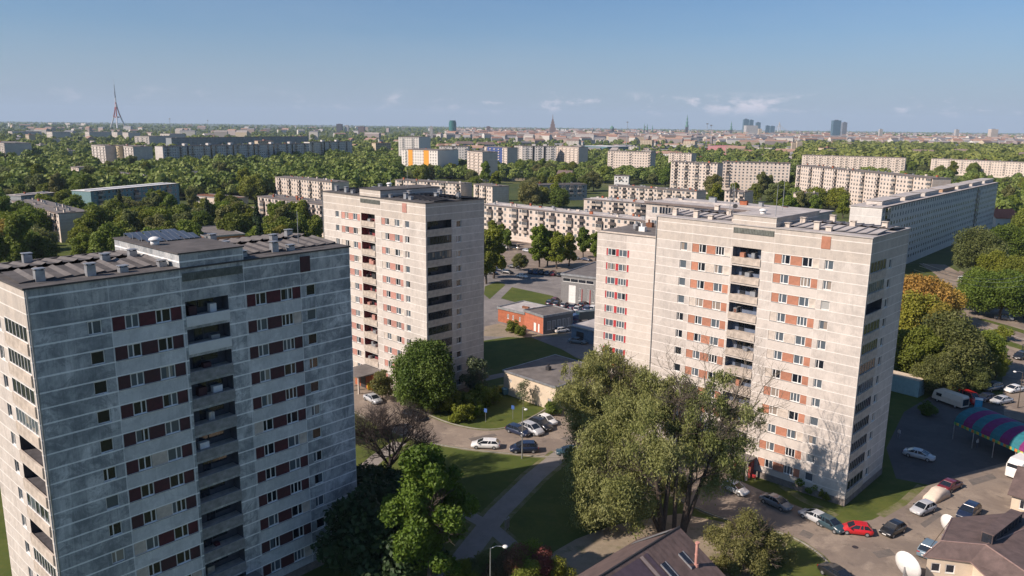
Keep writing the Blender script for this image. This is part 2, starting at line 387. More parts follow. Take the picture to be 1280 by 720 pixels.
for q in ([(700, 548), (712, 545), (724, 549), (713, 553)], [(585, 548), (618, 542), (622, 545), (590, 552)], [(1090, 690), (1112, 686), (1120, 694), (1098, 698)], [(1210, 600), (1240, 592), (1246, 598), (1216, 607)], [(1004, 662), (1018, 668), (1012, 674), (998, 668)], [(1150, 655), (1172, 640), (1178, 644), (1156, 660)], [(520, 540), (536, 546), (530, 550), (514, 544)]): patch('road_repair', q, RP, .020)
DRY = groundmat('dry_verge', [(.17, .155, .09)], [((.10, .115, .03), .5, .40, .58, .95), ((.22, .19, .13), 1.2, .5, .7, .5)])
strip('dry_verge', [(704, 567), (668, 596), (622, 642), (585, 690), (560, 725), (545, 760)], 4.4, DRY, .0155)
strip('dry_verge', [(560, 628), (590, 646), (615, 660), (650, 690)], 3.0, DRY, .0145)
for px_, w_ in ((lo[10:], .9), (up[:-6], .8), ([(975, 606), (1004, 625), (1046, 645)], 1.2), ([(1100, 645), (1128, 629), (1152, 607)], 1.2)): strip('dry_verge', px_, w_, DRY, .017)
# street on the right with its lanes, verge and parking
strip('street', smooth([(1165, 330), (1195, 352), (1190, 385), (1215, 402), (1290, 428), (1420, 470)], 4), 9.5, ASPH, .014)
patch('parking_lot', [(1175, 360), (1200, 338), (1215, 345), (1212, 368), (1262, 386), (1300, 400), (1300, 420), (1225, 398), (1190, 386)], ASPH, .018)
strip('lane_marking', smooth([(1222, 404), (1290, 428), (1420, 470)], 4), .14, WPAINT, .022)
strip('verge', smooth([(1226, 399), (1262, 409), (1300, 421), (1400, 452)], 4), 2.4, GRASS, .026)
strip('pavement', smooth([(1232, 425), (1270, 437), (1320, 452)], 4), 2.2, DIRT, .026)
patch('parking_lot', [(1252, 452), (1262, 436), (1420, 480), (1420, 560), (1290, 530), (1255, 520)], ASPH, .012)
for px in ([(0, 214), (190, 219), (300, 226), (420, 233)], [(230, 262), (300, 258), (345, 262)], [(600, 300), (720, 312), (760, 320)]):
    strip('street', px, 8, ASPH, .012)
# ------------------------------------------------------------------ windows and facades
def window_mesh(name, W, H, splits, glass=GLASS, frame=WHITE, fr=.09, sill=True, deep=.05):
    """splits: widths fractions of mullions; local x 0..W, z 0..H, outer face at y=0"""
    mb = MB(); mb.box(0, fr, 0, .07, 0, H); mb.box(W-fr, W, 0, .07, 0, H); mb.box(fr, W-fr, 0, .07, 0, fr); mb.box(fr, W-fr, 0, .07, H-fr, H)
    for s_ in splits: mb.box(W*s_-fr*.6, W*s_+fr*.6, 0, .07, fr, H-fr)
    mb.face([(fr, deep, fr), (W-fr, deep, fr), (W-fr, deep, H-fr), (fr, deep, H-fr)], 1)
    if sill: mb.box(-.04, W+.04, -.09, .0, -.05, -.01)
    return mb.mesh(name, [frame, glass])
def facade(mb, o, u, n, W, z0, z1, holes, mi=0, inner=None):
    """wall rectangle with recesses; holes (u0,u1,z0,z1,depth,back material, side material); n points inward"""
    o = Vector(o); u = Vector(u); n = Vector(n)
    us = sorted({0, W} | {h[0] for h in holes} | {h[1] for h in holes}); zs = sorted({z0, z1} | {h[2] for h in holes} | {h[3] for h in holes})
    P = lambda a, d, z: o+u*a+n*d+Vector((0, 0, z))
    for i in range(len(us)-1):
        # merge vertically where no hole
        run = None
        for j in range(len(zs)-1):
            cu, cz = (us[i]+us[i+1])/2, (zs[j]+zs[j+1])/2
            hit = any(h[0] < cu < h[1] and h[2] < cz < h[3] for h in holes)
            if not hit:
                if run is None: run = zs[j]
            if (hit or j == len(zs)-2) and run is not None:
                e = zs[j] if hit else zs[j+1]
                mb.face([P(us[i],0,run), P(us[i+1],0,run), P(us[i+1],0,e), P(us[i],0,e)], mi); run = None
    for h in holes:
        a, b, c_, d_, dep, bm_, sm_ = h
        mb.face([P(a,dep,c_), P(b,dep,c_), P(b,dep,d_), P(a,dep,d_)], bm_)
        mb.face([P(a,0,c_), P(a,dep,c_), P(a,dep,d_), P(a,0,d_)], sm_); mb.face([P(b,0,c_), P(b,dep,c_), P(b,dep,d_), P(b,0,d_)], sm_)
        mb.face([P(a,0,c_), P(b,0,c_), P(b,dep,c_), P(a,dep,c_)], sm_); mb.face([P(a,0,d_), P(b,0,d_), P(b,dep,d_), P(a,dep,d_)], sm_)
TW, TD, TZ = 33.03, 14.55, 37.6
ROWS = [33.4-2.8*i for i in range(12)]
wv = {}
def winset(key, glass, frame=WHITE):
    if key in wv: return wv[key]
    wv[key] = dict(
        small=[window_mesh('window', 1.2, 1.25, s_, glass, frame) for s_ in ([], [], [.35])],
        wide=[window_mesh('window', 1.25, 1.3, s_, glass, frame) for s_ in ([.38], [.4], [.62], [.5])],
        pair=[window_mesh('window', 1.45, 1.3, s_, glass, frame) for s_ in ([.4], [.62], [.33, .66], [.6])])
    return wv[key]
def tower(label, loc, rz, wall, pcol, glass, logcol, seed, extras=None, glz=WHITE, faded=.15, glazed=(.5,.9)):
    rd = random.Random(seed)
    t = thing('apartment_tower', label, 'apartment block', (loc[0], loc[1], 0), rz, 'twelve-storey panel towers')
    ws = winset(pcol.name, glass)
    mb = MB(); X = Vector((1,0,0)); Y = Vector((0,1,0))
    HL = []; dep = .24
    for z in ROWS:
        for u0 in (4.62, 27.15): HL.append((u0, u0+1.2, z-.62, z+.63, dep, 0, 0))
        for u0, u1 in ((6.7, 13.12), (19.98, 26.4)): HL.append((u0, u1, z-.65, z+.65, dep, 0, 0))
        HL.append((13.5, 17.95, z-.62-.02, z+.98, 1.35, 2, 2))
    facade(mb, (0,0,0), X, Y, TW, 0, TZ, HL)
    # ends: loggia near the front corner, small window, blank panels
    for side in (0, 1):
        HE = []
        for z in ROWS:
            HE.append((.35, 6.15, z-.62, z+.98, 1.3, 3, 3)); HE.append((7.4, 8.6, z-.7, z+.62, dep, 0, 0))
        if side == 0: facade(mb, (0,0,0), Y, X, TD, 0, TZ, HE, 1)
        else: facade(mb, (TW,0,0), Y, -X, TD, 0, TZ, HE, 1)
    HB = []
    for z in ROWS:
        for u0 in (3.0, 6.0, 9.0, 12.0, 19.0, 22.0, 25.0, 28.0): HB.append((u0, u0+1.25, z-.65, z+.65, dep, 0, 0))
    facade(mb, (0,TD,0), X, -Y, TW, 0, TZ, HB)
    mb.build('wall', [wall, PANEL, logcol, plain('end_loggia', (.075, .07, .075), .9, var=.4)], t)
    mb = MB(); mb.box(-.06, TW+.06, -.06, TD+.06, 0, 1.0); mb.build('plinth', plain('plinth', (.22, .19, .17), .9, var=.35), t)
    # front window bands: spandrel panels with two casements each
    for r, z in enumerate(ROWS):
        for b, u0 in enumerate((6.7, 19.98)):
            mb = MB(); segs = ((0, 1.15), (2.4, 3.95), (5.4, 6.42)) if b == 0 else ((0, 1.05), (2.3, 4.0), (5.45, 6.42))
            for (a, c_) in segs:
                mi = 1 if rd.random() < faded else 0
                mb.box(a+.03, c_-.03, .05, .22, -.64, .64, mi)
            mb.box(0, 6.42, -.05, .03, -.72, -.66, 2)
            wb = mb.build('window_band', [pcol, SPANW, METAL], t, loc=(u0, 0, z))
            w0, w1 = (segs[0][1], segs[1][1])
            put('window', rd.choice(ws['wide']), wb, (w0, .12, -.65)); put('window', rd.choice(ws['pair']), wb, (w1, .12, -.65))
        for u0 in (4.62, 27.15): put('window', rd.choice(ws['small']), t, (u0, .12, z-.62))
        put('window', rd.choice(ws['small']), t, (TW-.12, 7.4, z-.66), R(90)); 
        o = put('window', rd.choice(ws['small']), t, (.12, 8.6, z-.66), R(-90))
    # loggias
    for r, z in enumerate(ROWS):
        for kind in (0, 1, 2):
            mb = MB(); W_ = 4.45 if kind == 0 else 5.8
            newp = kind == 0 and extras == 'dark'; newc = 3 if r < 2 else 7
            mb.box(-.02, W_+.02, -.14, .04, -1.52, -.50, newc if newp else 0)
            mb.box(0, W_, .04, 1.25, -.75, -.63, 0)
            # back wall door and window
            a = W_*rd.uniform(.12, .3); mb.box(a, a+.85, 1.24, 1.33, -.6, .85, 2); mb.box(a+1., a+2.6, 1.24, 1.33, -.05, .85, 2)
            if kind == 0:
                for q in range(rd.randint(0, 2)):
                    x0 = rd.uniform(.3, W_-1.2); mb.box(x0, x0+rd.uniform(.4, 1.), .5, 1.1, -.6, rd.uniform(-.3, .35), rd.choice((1, 4, 5)))
            g_ = rd.random() if kind else 1
            if kind and g_ < glazed[0 if kind == 2 else 1]:
                nn = rd.choice((6, 7, 8, 5))
                for q in range(nn+1):
                    xx = (W_-.07)*q/nn; mb.box(xx, xx+.07, -.02, .05, -.5, .94, 1)
                mb.box(0, W_, -.02, .05, .88, .97, 1); mb.box(0, W_, -.02, .05, -.5, -.42, 1)
                mb.face([(0, .02, -.45), (W_, .02, -.45), (W_, .02, .9), (0, .02, .9)], 6 if rd.random() < .35 else 2)
            loc_ = (13.5, 0, z) if kind == 0 else ((TW, .35, z) if kind == 1 else (0, 6.15, z))
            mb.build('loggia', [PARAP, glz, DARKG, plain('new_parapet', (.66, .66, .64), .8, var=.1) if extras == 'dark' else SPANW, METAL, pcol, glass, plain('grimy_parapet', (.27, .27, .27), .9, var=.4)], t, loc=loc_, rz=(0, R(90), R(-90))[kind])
    # brown vent shaft cover under the roof edge
    mb = MB(); mb.box(26.45, 27.7, -.07, .02, 35.55, 37.25); mb.build('vent_cover', pcol, t)
    # roof: slab, metal edge, ribbed panels either side of a trough
    mb = MB(); mb.box(-.12, TW+.12, -.12, TD+.12, TZ, TZ+.16, 0)
    for x0, x1 in ((0, 13.2), (19.9, TW)):
        n_ = int((x1-x0)/1.45)
        for q in range(n_):
            a = x0+.3+(x1-x0-.6)*q/n_; b_ = a+(x1-x0-.6)/n_
            for y0, y1, zl, zh in ((2.2, 6.9, .08, .40), (TD-1.4, TD-6.1, .08, .40)):
                ya, yb = y0, y1
                mb.face([(a+.05, ya, TZ+.16+zl), (b_-.35, ya, TZ+.16+zl), (b_-.35, yb, TZ+.16+zh), (a+.05, yb, TZ+.16+zh)], 1)
                mb.face([(b_-.35, ya, TZ+.16+zl), (b_+.05, ya, TZ+.34+zl), (b_+.05, yb, TZ+.34+zh), (b_-.35, yb, TZ+.16+zh)], 2)
                mb.face([(b_+.05, ya, TZ+.34+zl), (a+.05+(b_-a), ya, TZ+.16+zl), (a+.05+(b_-a), yb, TZ+.16+zh), (b_+.05, yb, TZ+.34+zh)], 2)
                mb.face([(a+.05, ya, TZ+.1), (b_+.05, ya, TZ+.1), (b_+.05, ya, TZ+.34+zl), (a+.05, ya, TZ+.16+zl)], 3)
    pale = extras == 'pale'
    for q in range(9):
        x_, y_ = rd.uniform(.5, TW-4), rd.choice((rd.uniform(.2, 1.4), rd.uniform(7.2, 7.8), rd.uniform(TD-1.3, TD-.9)))
        if 12 < x_+2 < 21: continue
        mb.box(x_, x_+rd.uniform(.8, 3.4), y_, y_+rd.uniform(.3, .7), TZ+.16, TZ+.166+q*.0006, 4)
    rf = mb.build('roof', [BITUL, BITUL, BITUL, DARKM, plain('felt_patch_pale', (.27, .25, .24), .9)] if pale else [BITD, BITD, plain('roof_rib', (.13, .12, .115), .9), DARKM, plain('felt_patch', (.045, .042, .042), .9)], t)
    # lift house: raised centre block running the full depth
    mb = MB(); mb.box(13.22, 19.86, -.02, TD+.02, TZ+.16, TZ+1.45, 0); mb.box(13.1, 19.98, -.12, TD+.12, TZ+1.45, TZ+1.58, 1)
    lh = mb.build('lift_house', [wall, BITUL if pale else BITD], t)
    mb = MB()
    for q in range(26): mb.box(13.45+q*.24, 13.57+q*.24, -.10, .0, TZ-1.15, TZ-.45)
    mb.box(13.4, 19.7, -.05, .01, TZ-1.2, TZ-.4); mb.build('grille', plain('grille_'+pcol.name, (.16, .17, .15), .8, var=.4), lh)
    # roof vents with little caps
    spots = [(1.6, 2.0, 1), (5.6, 1.6, 1), (8.3, 1.3, 0), (8.7, 6.2, 1), (11.6, 7.0, 1), (12.1, 1.7, 0), (20.4, 1.4, 0), (20.8, 5.6, 1), (24.4, 1.9, 1), (26.2, 1.6, 0), (27.4, 6.8, 1), (30.9, 9.2, 1), (3.6, 11.5, 1), (22.6, 11.8, 1)]
    for x0, y0, big in spots:
        mb = MB(); h_ = .95 if big else .45; z0 = TZ+.16
        mb.box(x0, x0+.75, y0, y0+.62, z0, z0+h_); mb.box(x0-.06, x0+.81, y0-.06, y0+.68, z0+h_+.12, z0+h_+.2)
        for dx in (.05, .62): mb.box(x0+dx, x0+dx+.08, y0+.05, y0+.65, z0+h_, z0+h_+.12, 1)
        mb.build('roof_vent', [METAL if not pale else SPANW, DARKM], rf)
    mb = MB(); zr = TZ+1.58; dx_, dy_ = (16.6, 2.4) if pale else (14.0, 6.6); mb.cyl((dx_, dy_, zr), (dx_, dy_, zr+.4), .42, .42, 14); mb.dome((dx_, dy_, zr+.5), .6, .34, 14); mb.cyl((dx_, dy_, zr+.4), (dx_, dy_, zr+.5), .25, .25, 10, 1)
    mb.build('domed_vent', [WHITE, DARKM], lh, True)
    # downpipe at the corner
    mb = MB(); mb.cyl((.16, -.08, 1), (.16, -.08, TZ), .07, .07, 6); mb.build('downpipe', METAL, t)
    keep(loc, (TW*math.cos(rz), TW*math.sin(rz)), (-TD*math.sin(rz), TD*math.cos(rz)), 3.5)
    return t, rf, lh
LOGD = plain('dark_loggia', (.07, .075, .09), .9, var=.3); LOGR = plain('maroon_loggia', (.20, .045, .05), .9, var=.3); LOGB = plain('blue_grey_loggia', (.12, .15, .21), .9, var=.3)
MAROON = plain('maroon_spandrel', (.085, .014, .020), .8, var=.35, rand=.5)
SALMON = plain('salmon_spandrel', (.50, .25, .20), .85, var=.2, rand=.25)
TERRA = plain('terracotta_spandrel', (.47, .205, .125), .85, var=.2, rand=.25)
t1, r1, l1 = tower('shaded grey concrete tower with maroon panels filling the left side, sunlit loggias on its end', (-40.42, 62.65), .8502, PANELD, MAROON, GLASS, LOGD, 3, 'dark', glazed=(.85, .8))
a2 = -.763; t2, r2, l2 = tower('sunlit cream tower with salmon panels and dark glazed loggias, behind the round chestnut', (-15.54-TW*math.cos(a2), 137.67-TW*math.sin(a2)), a2, PANEL, SALMON, GLASSP, LOGR, 5, 'red', glz=DARKM, glazed=(.9, .9), faded=.3)
a3 = -.764; t3, r3, l3 = tower('sunlit cream tower with orange-brown panels and a pale roof, right of the willow', (46.59-TW*math.cos(a3), 99.56-TW*math.sin(a3)), a3, PANEL, TERRA, GLASSP, LOGB, 9, 'pale', glz=METAL, glazed=(.85, .85), faded=.2)
# solar panels on the nearest tower
for q in range(9):
    mb = MB(); x0 = 13.9+(q % 3)*1.9; y0 = 8.0+(q//3)*2.1; z0 = TZ+1.6
    mb.face([(x0, y0, z0+.1), (x0+1.75, y0, z0+.1), (x0+1.75, y0+1.5, z0+.48), (x0, y0+1.5, z0+.48)], 0)
    for e in (0, .58, 1.16, 1.7): mb.box(x0+e, x0+e+.05, y0, y0+.05, z0+.02, z0+.14, 1)
    mb.box(x0, x0+.05, y0+1.42, y0+1.5, z0, z0+.45, 1); mb.box(x0+1.7, x0+1.75, y0+1.42, y0+1.5, z0, z0+.45, 1)
    for e in (.55, 1.15):
        mb.face([(x0+e, y0, z0+.115), (x0+e+.06, y0, z0+.115), (x0+e+.06, y0+1.5, z0+.49), (x0+e, y0+1.5, z0+.49)], 1)
    mb.build('solar_panel', [plain('solar_cell', (.07, .09, .12), .3, var=.2, spec=.7), METAL], l1)
# entrance porches
def porch(t, x0, x1, dpt, h, col, side=-1):
    mb = MB(); mb.box(x0, x1, -dpt, -.1, h, h+.25, 0)
    for a in (x0+.2, (x0+x1)/2, x1-.5): mb.box(a, a+.3, -dpt+.1, -dpt+.4, 0, h, 1)
    mb.box(x0+.3, x1-.3, -dpt*.45, -.1, 0, h, 2)
    p = mb.build('porch', [BITUM, SPANW, col], t)
    mb = MB(); mb.box((x0+x1)/2-.8, (x0+x1)/2+.8, -dpt*.45-.07, -dpt*.45, 0, 2.2); mb.build('door', DARKM, p)
porch(t2, 13.4, 19.6, 6.0, 3.3, BRICK); porch(t3, 16.5, 19.8, 2.5, 2.9, plain('dark_red', (.28, .06, .05), .8)); porch(t1, 14, 19, 3, 3, BRICK)
# antenna masts on the roof of the right tower
def mast(parent, x, y, z, h, lattice=True):
    mb = MB()
    if lattice:
        s_ = .35
        for dx, dy in ((-s_, -s_), (s_, -s_), (0, s_)): mb.cyl((x+dx, y+dy, z), (x+dx*.4, y+dy*.4, z+h), .04, .03, 5)
        for q in range(int(h/.6)): mb.cyl((x-s_, y-s_, z+q*.6), (x+s_*.6, y-s_, z+q*.6+.6), .02, .02, 4); mb.cyl((x+s_, y-s_, z+q*.6), (x, y+s_*.6, z+q*.6+.6), .02, .02, 4)
        for q in range(3):
            a = q*2.1; mb.box(x+math.cos(a)*.5-.12, x+math.cos(a)*.5+.12, y+math.sin(a)*.5-.08, y+math.sin(a)*.5+.08, z+h*.6, z+h*.6+1.4, 1)
        mb.cyl((x+.5, y, z+h*.35), (x+.6, y-.3, z+h*.35), .35, .35, 12, 1)
    else: mb.cyl((x, y, z), (x, y, z+h), .05, .03, 6)
    mb.build('antenna_mast', [METAL, DARKM], parent)
mast(r3, 9.5, 6.5, TZ+.16, 5.2); mast(l3, 19.2, 1.0, TZ+1.6, 4.5, False); mast(l3, 16, 10, TZ+1.6, 5, False); mast(r1, 29, 4, TZ+.1, 4, False); mast(r2, 10, 10, TZ, 3, False); mast(l2, 18, 8, TZ+1.5, 3.5, False)
# ------------------------------------------------------------------ other panel blocks
wb = dict(k=[window_mesh('window', 1.35, 1.4, s_, GLASS, WHITE, .06, False) for s_ in ([.5], [.35], [.65])],
          f=[window_mesh('window', 1.35, 1.4, [.5], glassmat('slab_glass', dark=(.10,.13,.16), mid=(.16,.19,.22), pale=(.24,.25,.26)), plain('slab_frame', (.36,.38,.38)), .06, False)],
          n=[window_mesh('window', 1.9, 1.4, s_, GLASS, WHITE, .06, False) for s_ in ([.5], [.33, .66])])
def balc_mesh(i, W_=2.9):
    rd = random.Random(40+i); mb = MB(); mb.box(0, W_, -1.0, 0, -.14, 0, 0); mb.box(0, W_, -1.02, -.94, -.1, .95, 0 if i % 3 else 1)
    mb.box(0, .06, -.95, 0, 0, .95, 0); mb.box(W_-.06, W_, -.95, 0, 0, .95, 0)
    if i % 4 == 1:
        mb.box(.02, W_-.02, -.98, -.92, .95, 2.3, 2); mb.box(0, W_, -1.0, 0, 2.3, 2.36, 0)
        for q in range(5): mb.box((W_-.08)*q/4, (W_-.08)*q/4+.08, -1.0, -.9, .95, 2.3, 3)
    mb.box(.3, 1.1, -.06, -.02, .0, 2.1, 2); mb.box(1.2, 2.5, -.06, -.02, .8, 2.1, 2)
    mb.box(.2, .2+.8*rd.random()+.3, -.6, -.2, 0, .8, 4)
    return mb.mesh('balcony', [plain('balcony_pale', (.42, .36, .30), .85, var=.3), plain('balcony_dark', (.10, .085, .08), .85, var=.3), DARKG, WHITE, RUST])
BAL = [balc_mesh(i) for i in range(7)]
blocks = []
def block(label, A, B, Z, depth=12, floors=5, wall=PANELP, roofm=BITUM, bay=3.1, bal=None, near=True, group=None, cat='apartment block', seed=1, endwin=False, strip_=None, name='apartment_block', clutter=8, wcol=None, sections=0, winw=1.35, wkind='k'):
    """A,B: ground points of the visible long facade, left and right as seen; the rest lies behind it"""
    rd = random.Random(seed); A = Vector((A[0], A[1], 0)); B = Vector((B[0], B[1], 0)); L = (B-A).length; rz = math.atan2(B.y-A.y, B.x-A.x)
    t = thing(name, label, cat, A, rz, group); nb = max(1, int(L/bay)); off = (L-nb*bay)/2; fh = (Z-1.6)/floors
    keep(A, B-A, (-depth*math.sin(rz), depth*math.cos(rz)))
    bal = bal if bal is not None else (3, 4)
    balc = [b for b in range(nb) if bal and (b % (bal[1]+2)) in (1,) or (bal and (b % (bal[1]+2)) == bal[0]+1)]
    mb = MB(); HL = []; wins = []; bals = []
    for b in range(nb):
        for f_ in range(floors):
            z = 1.6+f_*fh+.75; u0 = off+b*bay+(bay-winw)/2
            if b in balc and f_ > 0: bals.append((off+b*bay+.1, 1.6+f_*fh)); 
            else: wins.append((u0, z))
    wins.sort(key=lambda q: -q[1] if near else 0)
    if near:
        hd = .10
        for (u0, z) in wins: HL.append((u0-.02, u0+winw+.02, z-.02, z+1.42, hd, 0, 0))
    facade(mb, (0,0,0), (1,0,0), (0,1,0), L, 0, Z, HL if len(HL) <= 400 else HL)
    mb.face([(0,0,0),(0,depth,0),(0,depth,Z),(0,0,Z)]); mb.face([(L,0,0),(L,depth,0),(L,depth,Z),(L,0,Z)]); mb.face([(0,depth,0),(L,depth,0),(L,depth,Z),(0,depth,Z)])
    mats = [wall, GLASSF, WHITE, wcol or RUST, DARKG]
    if endwin:
        for f_ in range(floors):
            for q in (.3, .62):
                for x, s_ in ((0, -1), (L, 1)):
                    z = 1.6+f_*fh+.75; y = depth*q; mb.box(min(x, x+s_*.03), max(x, x+s_*.03), y, y+1.2, z, z+1.35, 4)
    if not near:
        for (u0, z) in wins: mb.box(u0, u0+winw*.9, -.05, .02, z, z+1.15, 1)
        for (u0, z) in bals: mb.box(u0, u0+2.8, -.9, .0, z, z+1., 0); mb.box(u0+.4, u0+2.4, -.04, .01, z+1., z+1.9, 1)
    if strip_:
        for (a, b_, mi) in strip_: mb.box(L*a, L*b_, -.12, -.0, .5, Z-.4, mi)
    for q in range(1, sections): mb.box(L*q/sections-1.3, L*q/sections+1.3, -.16, .0, 1., Z-.3, 4); mb.box(L*q/sections-2.2, L*q/sections+2.2, 2, 6, Z, Z+2.4, 0)
    mb.build('wall', mats, t)
    if near:
        mesh_w = wb[wkind]
        order = sorted(wins, key=lambda q: (-q[1], q[0])) if len(wins) > 100 else wins
        ind, rest = order[:100], order[100:]
        for (u0, z) in ind: put('window', rd.choice(mesh_w), t, (u0, .03, z))
        if rest:
            m2 = MB()
            for (u0, z) in rest:
                m2.box(u0, u0+winw, .03, .08, z, z+1.4, 0); m2.face([(u0+.08, .02, z+.08), (u0+winw*.46, .02, z+.08), (u0+winw*.46, .02, z+1.32), (u0+.08, .02, z+1.32)], 1)
                m2.face([(u0+winw*.54, .02, z+.08), (u0+winw-.08, .02, z+.08), (u0+winw-.08, .02, z+1.32), (u0+winw*.54, .02, z+1.32)], 1)
            tag(m2.build('window', [WHITE, GLASS], t), kind='stuff')
        order = sorted(bals, key=lambda q: (-q[1], q[0]))
        for (u0, z) in order[:100]: put('balcony', rd.choice(BAL), t, (u0, 0, z))
        if order[100:]:
            m2 = MB()
            for (u0, z) in order[100:]: m2.box(u0, u0+2.9, -1., 0, z-.1, z+.95, 0); m2.box(u0+.3, u0+2.6, -.06, -.02, z+.95, z+2.1, 1)
            tag(m2.build('balcony', [PARAP, DARKG], t), kind='stuff')
    mb = MB(); mb.box(-.25, L+.25, -.35, depth+.35, Z, Z+.22, 0); mb.box(-.27, L+.27, -.37, -.2, Z-.12, Z+.3, 1)
    mb.box(L*.02, L*.98, depth*.42, depth*.58, Z+.22, Z+.55, 0)
    rf = mb.build('roof', [roofm, plain('roof_edge', (.16, .13, .12), .8)], t)
    for q in range(clutter):
        x0 = L*(q+rd.uniform(.2, .8))/clutter; y0 = depth*rd.choice((.2, .45, .7)); m2 = MB(); h_ = rd.uniform(.7, 1.5)
        m2.box(x0, x0+rd.uniform(.6, 1.6), y0, y0+.7, Z+.2, Z+.2+h_, 0); m2.box(x0-.1, x0+1.2, y0-.1, y0+.8, Z+.2+h_, Z+.3+h_, 1)
        m2.build('chimney', [rd.choice((SPANW, BRICK, METAL)), DARKM], rf)
    blocks.append(t); return t
def blk(label, a, b, Z, **k):
    return block(label, at(a[0], a[1], Z), at(b[0], b[1], Z), Z, **k)
#PART3
# the nine-storey wing with red boards, left of the right tower
def wing():
    Z = 31.3; A = at(747, 290, Z); B = at(821, 298, Z); d = (B-A); d.z = 0; L0 = d.length; rz = math.atan2(d.y, d.x); L = L0+2.5; D = 24
    A.z = 0; t = thing('apartment_wing', 'cream wing with red boards between its windows, left of the right tower', 'apartment block', A, rz)
    keep(A, Vector((math.cos(rz), math.sin(rz), 0))*L, Vector((-math.sin(rz), math.cos(rz), 0))*D)
    rows = [27.7-2.8*i for i in range(10)]; mb = MB()
    facade(mb, (0,0,0), (1,0,0), (0,1,0), L, 0, Z, [(L0*.17, L0*.56, z-.65, z+.7, .12, 0, 0) for z in rows])
    facade(mb, (0,0,0), (0,1,0), (1,0,0), D, 0, Z, [(4+q*5, 5.4+q*5, z-.6, z+.7, .12, 1, 0) for z in rows for q in (0, 1, 2)])
    mb.face([(L,0,0),(L,D,0),(L,D,Z),(L,0,Z)]); mb.face([(0,D,0),(L,D,0),(L,D,Z),(0,D,Z)]); mb.build('wall', [PANEL, GLASS], t)
    W = L0*.39; ms = [window_mesh('window', W*.36, 1.35, s_, GLASSP) for s_ in ([.45], [.5], [.33, .66])]; rd = random.Random(2)
    for z in rows:
        mb = MB(); 
        for a, b in ((0, .06), (.42, .54), (.92, 1.)): mb.box(W*a, W*b, .03, .09, -.65, .7)
        mb.box(0, W, -.05, .03, -.72, -.66, 1)
        o = mb.build('window_band', [RED, METAL], t, loc=(L0*.17, 0, z)); put('window', rd.choice(ms), o, (W*.06, .04, -.65)); put('window', rd.choice(ms), o, (W*.55, .04, -.65))
    mb = MB(); mb.box(-.1, L+.1, -.1, D+.1, Z, Z+.2); mb.box(-.1, L, -.12, .1, Z+.1, Z+.35, 1); rf = mb.build('roof', [BITUM, SPANW], t)
    for x, y, m_ in ((3.3, 8, METAL), (5.2, 5.5, DARKM), (6.1, 5.2, WHITE), (4.0, 12, RUST)):
        mb = MB(); mb.box(x, x+1.3, y, y+1, Z+.2, Z+1.1); mb.cyl((x+.4, y+.5, Z+1.1), (x+.4, y+.5, Z+1.7), .2, .2, 8); mb.build('roof_vent', m_, rf)
wing()
p = at(808, 253, 35.8); u3 = Vector((math.cos(a3), math.sin(a3), 0))
t4 = block('cream tower showing only its grey roof and top storey behind the right tower', p, p+u3*34, 35.8, 13, 12, PANEL, BITUL, bay=3.3, bal=None, near=True, seed=4, name='apartment_tower', clutter=5)
mb = MB(); mb.cyl((5.2, -.12, 30), (5.2, -.12, 35.8), .18, .18, 8); mb.build('downpipe', DARKM, t4)
G5 = 'five-storey panel blocks'; G9 = 'nine-storey panel blocks'
blk('long sunlit five-storey block with columns of balconies, directly right of the salmon tower', (603, 255.5), (812, 277), 15, depth=12, bal=(2, 3), group=G5, seed=11, clutter=22, roofm=BITUL)
blk('sunlit five-storey block with dark roof edge, just above and right of the long balcony block', (730, 249), (812, 254.8), 15, depth=12, bal=(1, 2), group=G5, seed=12, clutter=10, roofm=BITUL)
blk('white five-storey block with small balconies, partly hidden by the grey roof of the rear tower', (761, 232), (871, 239.5), 15, depth=12, bal=(2, 2), group=G5, seed=13, clutter=12)
blk('sunlit five-storey block half hidden by trees, directly left of the salmon tower', (322, 245.5), (404, 256), 15, depth=12, bal=(2, 2), group=G5, seed=14, clutter=14)
blk('sunlit five-storey block with a shaded end, second row back left of the salmon tower', (344, 221), (414.5, 228), 15, depth=13, bal=(3, 2), group=G5, seed=15, clutter=10)
blk('low cream block peeping out over the roof of the salmon tower', (494, 224.6), (576, 230), 14, depth=12, bal=(3, 2), group=G5, seed=16, clutter=6)
blk('short cream block end beside the roof corner of the salmon tower', (592, 230), (615.5, 233.4), 14, depth=12, bal=None, group=G5, seed=17, clutter=2)
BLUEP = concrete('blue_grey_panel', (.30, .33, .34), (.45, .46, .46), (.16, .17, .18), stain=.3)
blk('blue-grey shaded low block among trees above the long balcony block', (674, 231.5), (734, 230.6), 11, depth=14, floors=3, wall=BLUEP, bal=(2, 2), seed=18, clutter=3)
blk('small white flat-roofed building with ribbon windows behind the willow row', (768, 219.5), (786, 220), 8, depth=10, floors=2, wall=WHITE, bal=None, seed=19, clutter=0)
blk('white nine-storey block with a stair recess, tallest white block left of centre right', (839, 202), (897, 204.5), 24, depth=10, floors=9, wall=PANELP, bal=(3, 4), group=G9, seed=20, clutter=6)
blk('white nine-storey block with a dark shaded end, middle of the white row', (903, 202), (988, 204.3), 24, depth=9, floors=9, bal=(20, 20), group=G9, seed=21, clutter=7)
blk('long white stepped nine-storey block running down to the right, with balcony clusters', (996, 206.5), (1166, 223), 24.5, depth=12, floors=9, bal=(4, 3), group=G9, seed=22, clutter=16, sections=0)
blk('pale long block with a grey shaded end, behind the long stepped block', (1003, 193.8), (1132, 197.5), 19, depth=12, floors=6, bal=(3, 3), near=False, group=G9, seed=23, clutter=8)
blk('pale long block farthest right under the green wood', (1164.4, 198.2), (1290, 203.5), 18, depth=12, floors=6, bal=(5, 3), near=False, group=G9, seed=24, clutter=8)
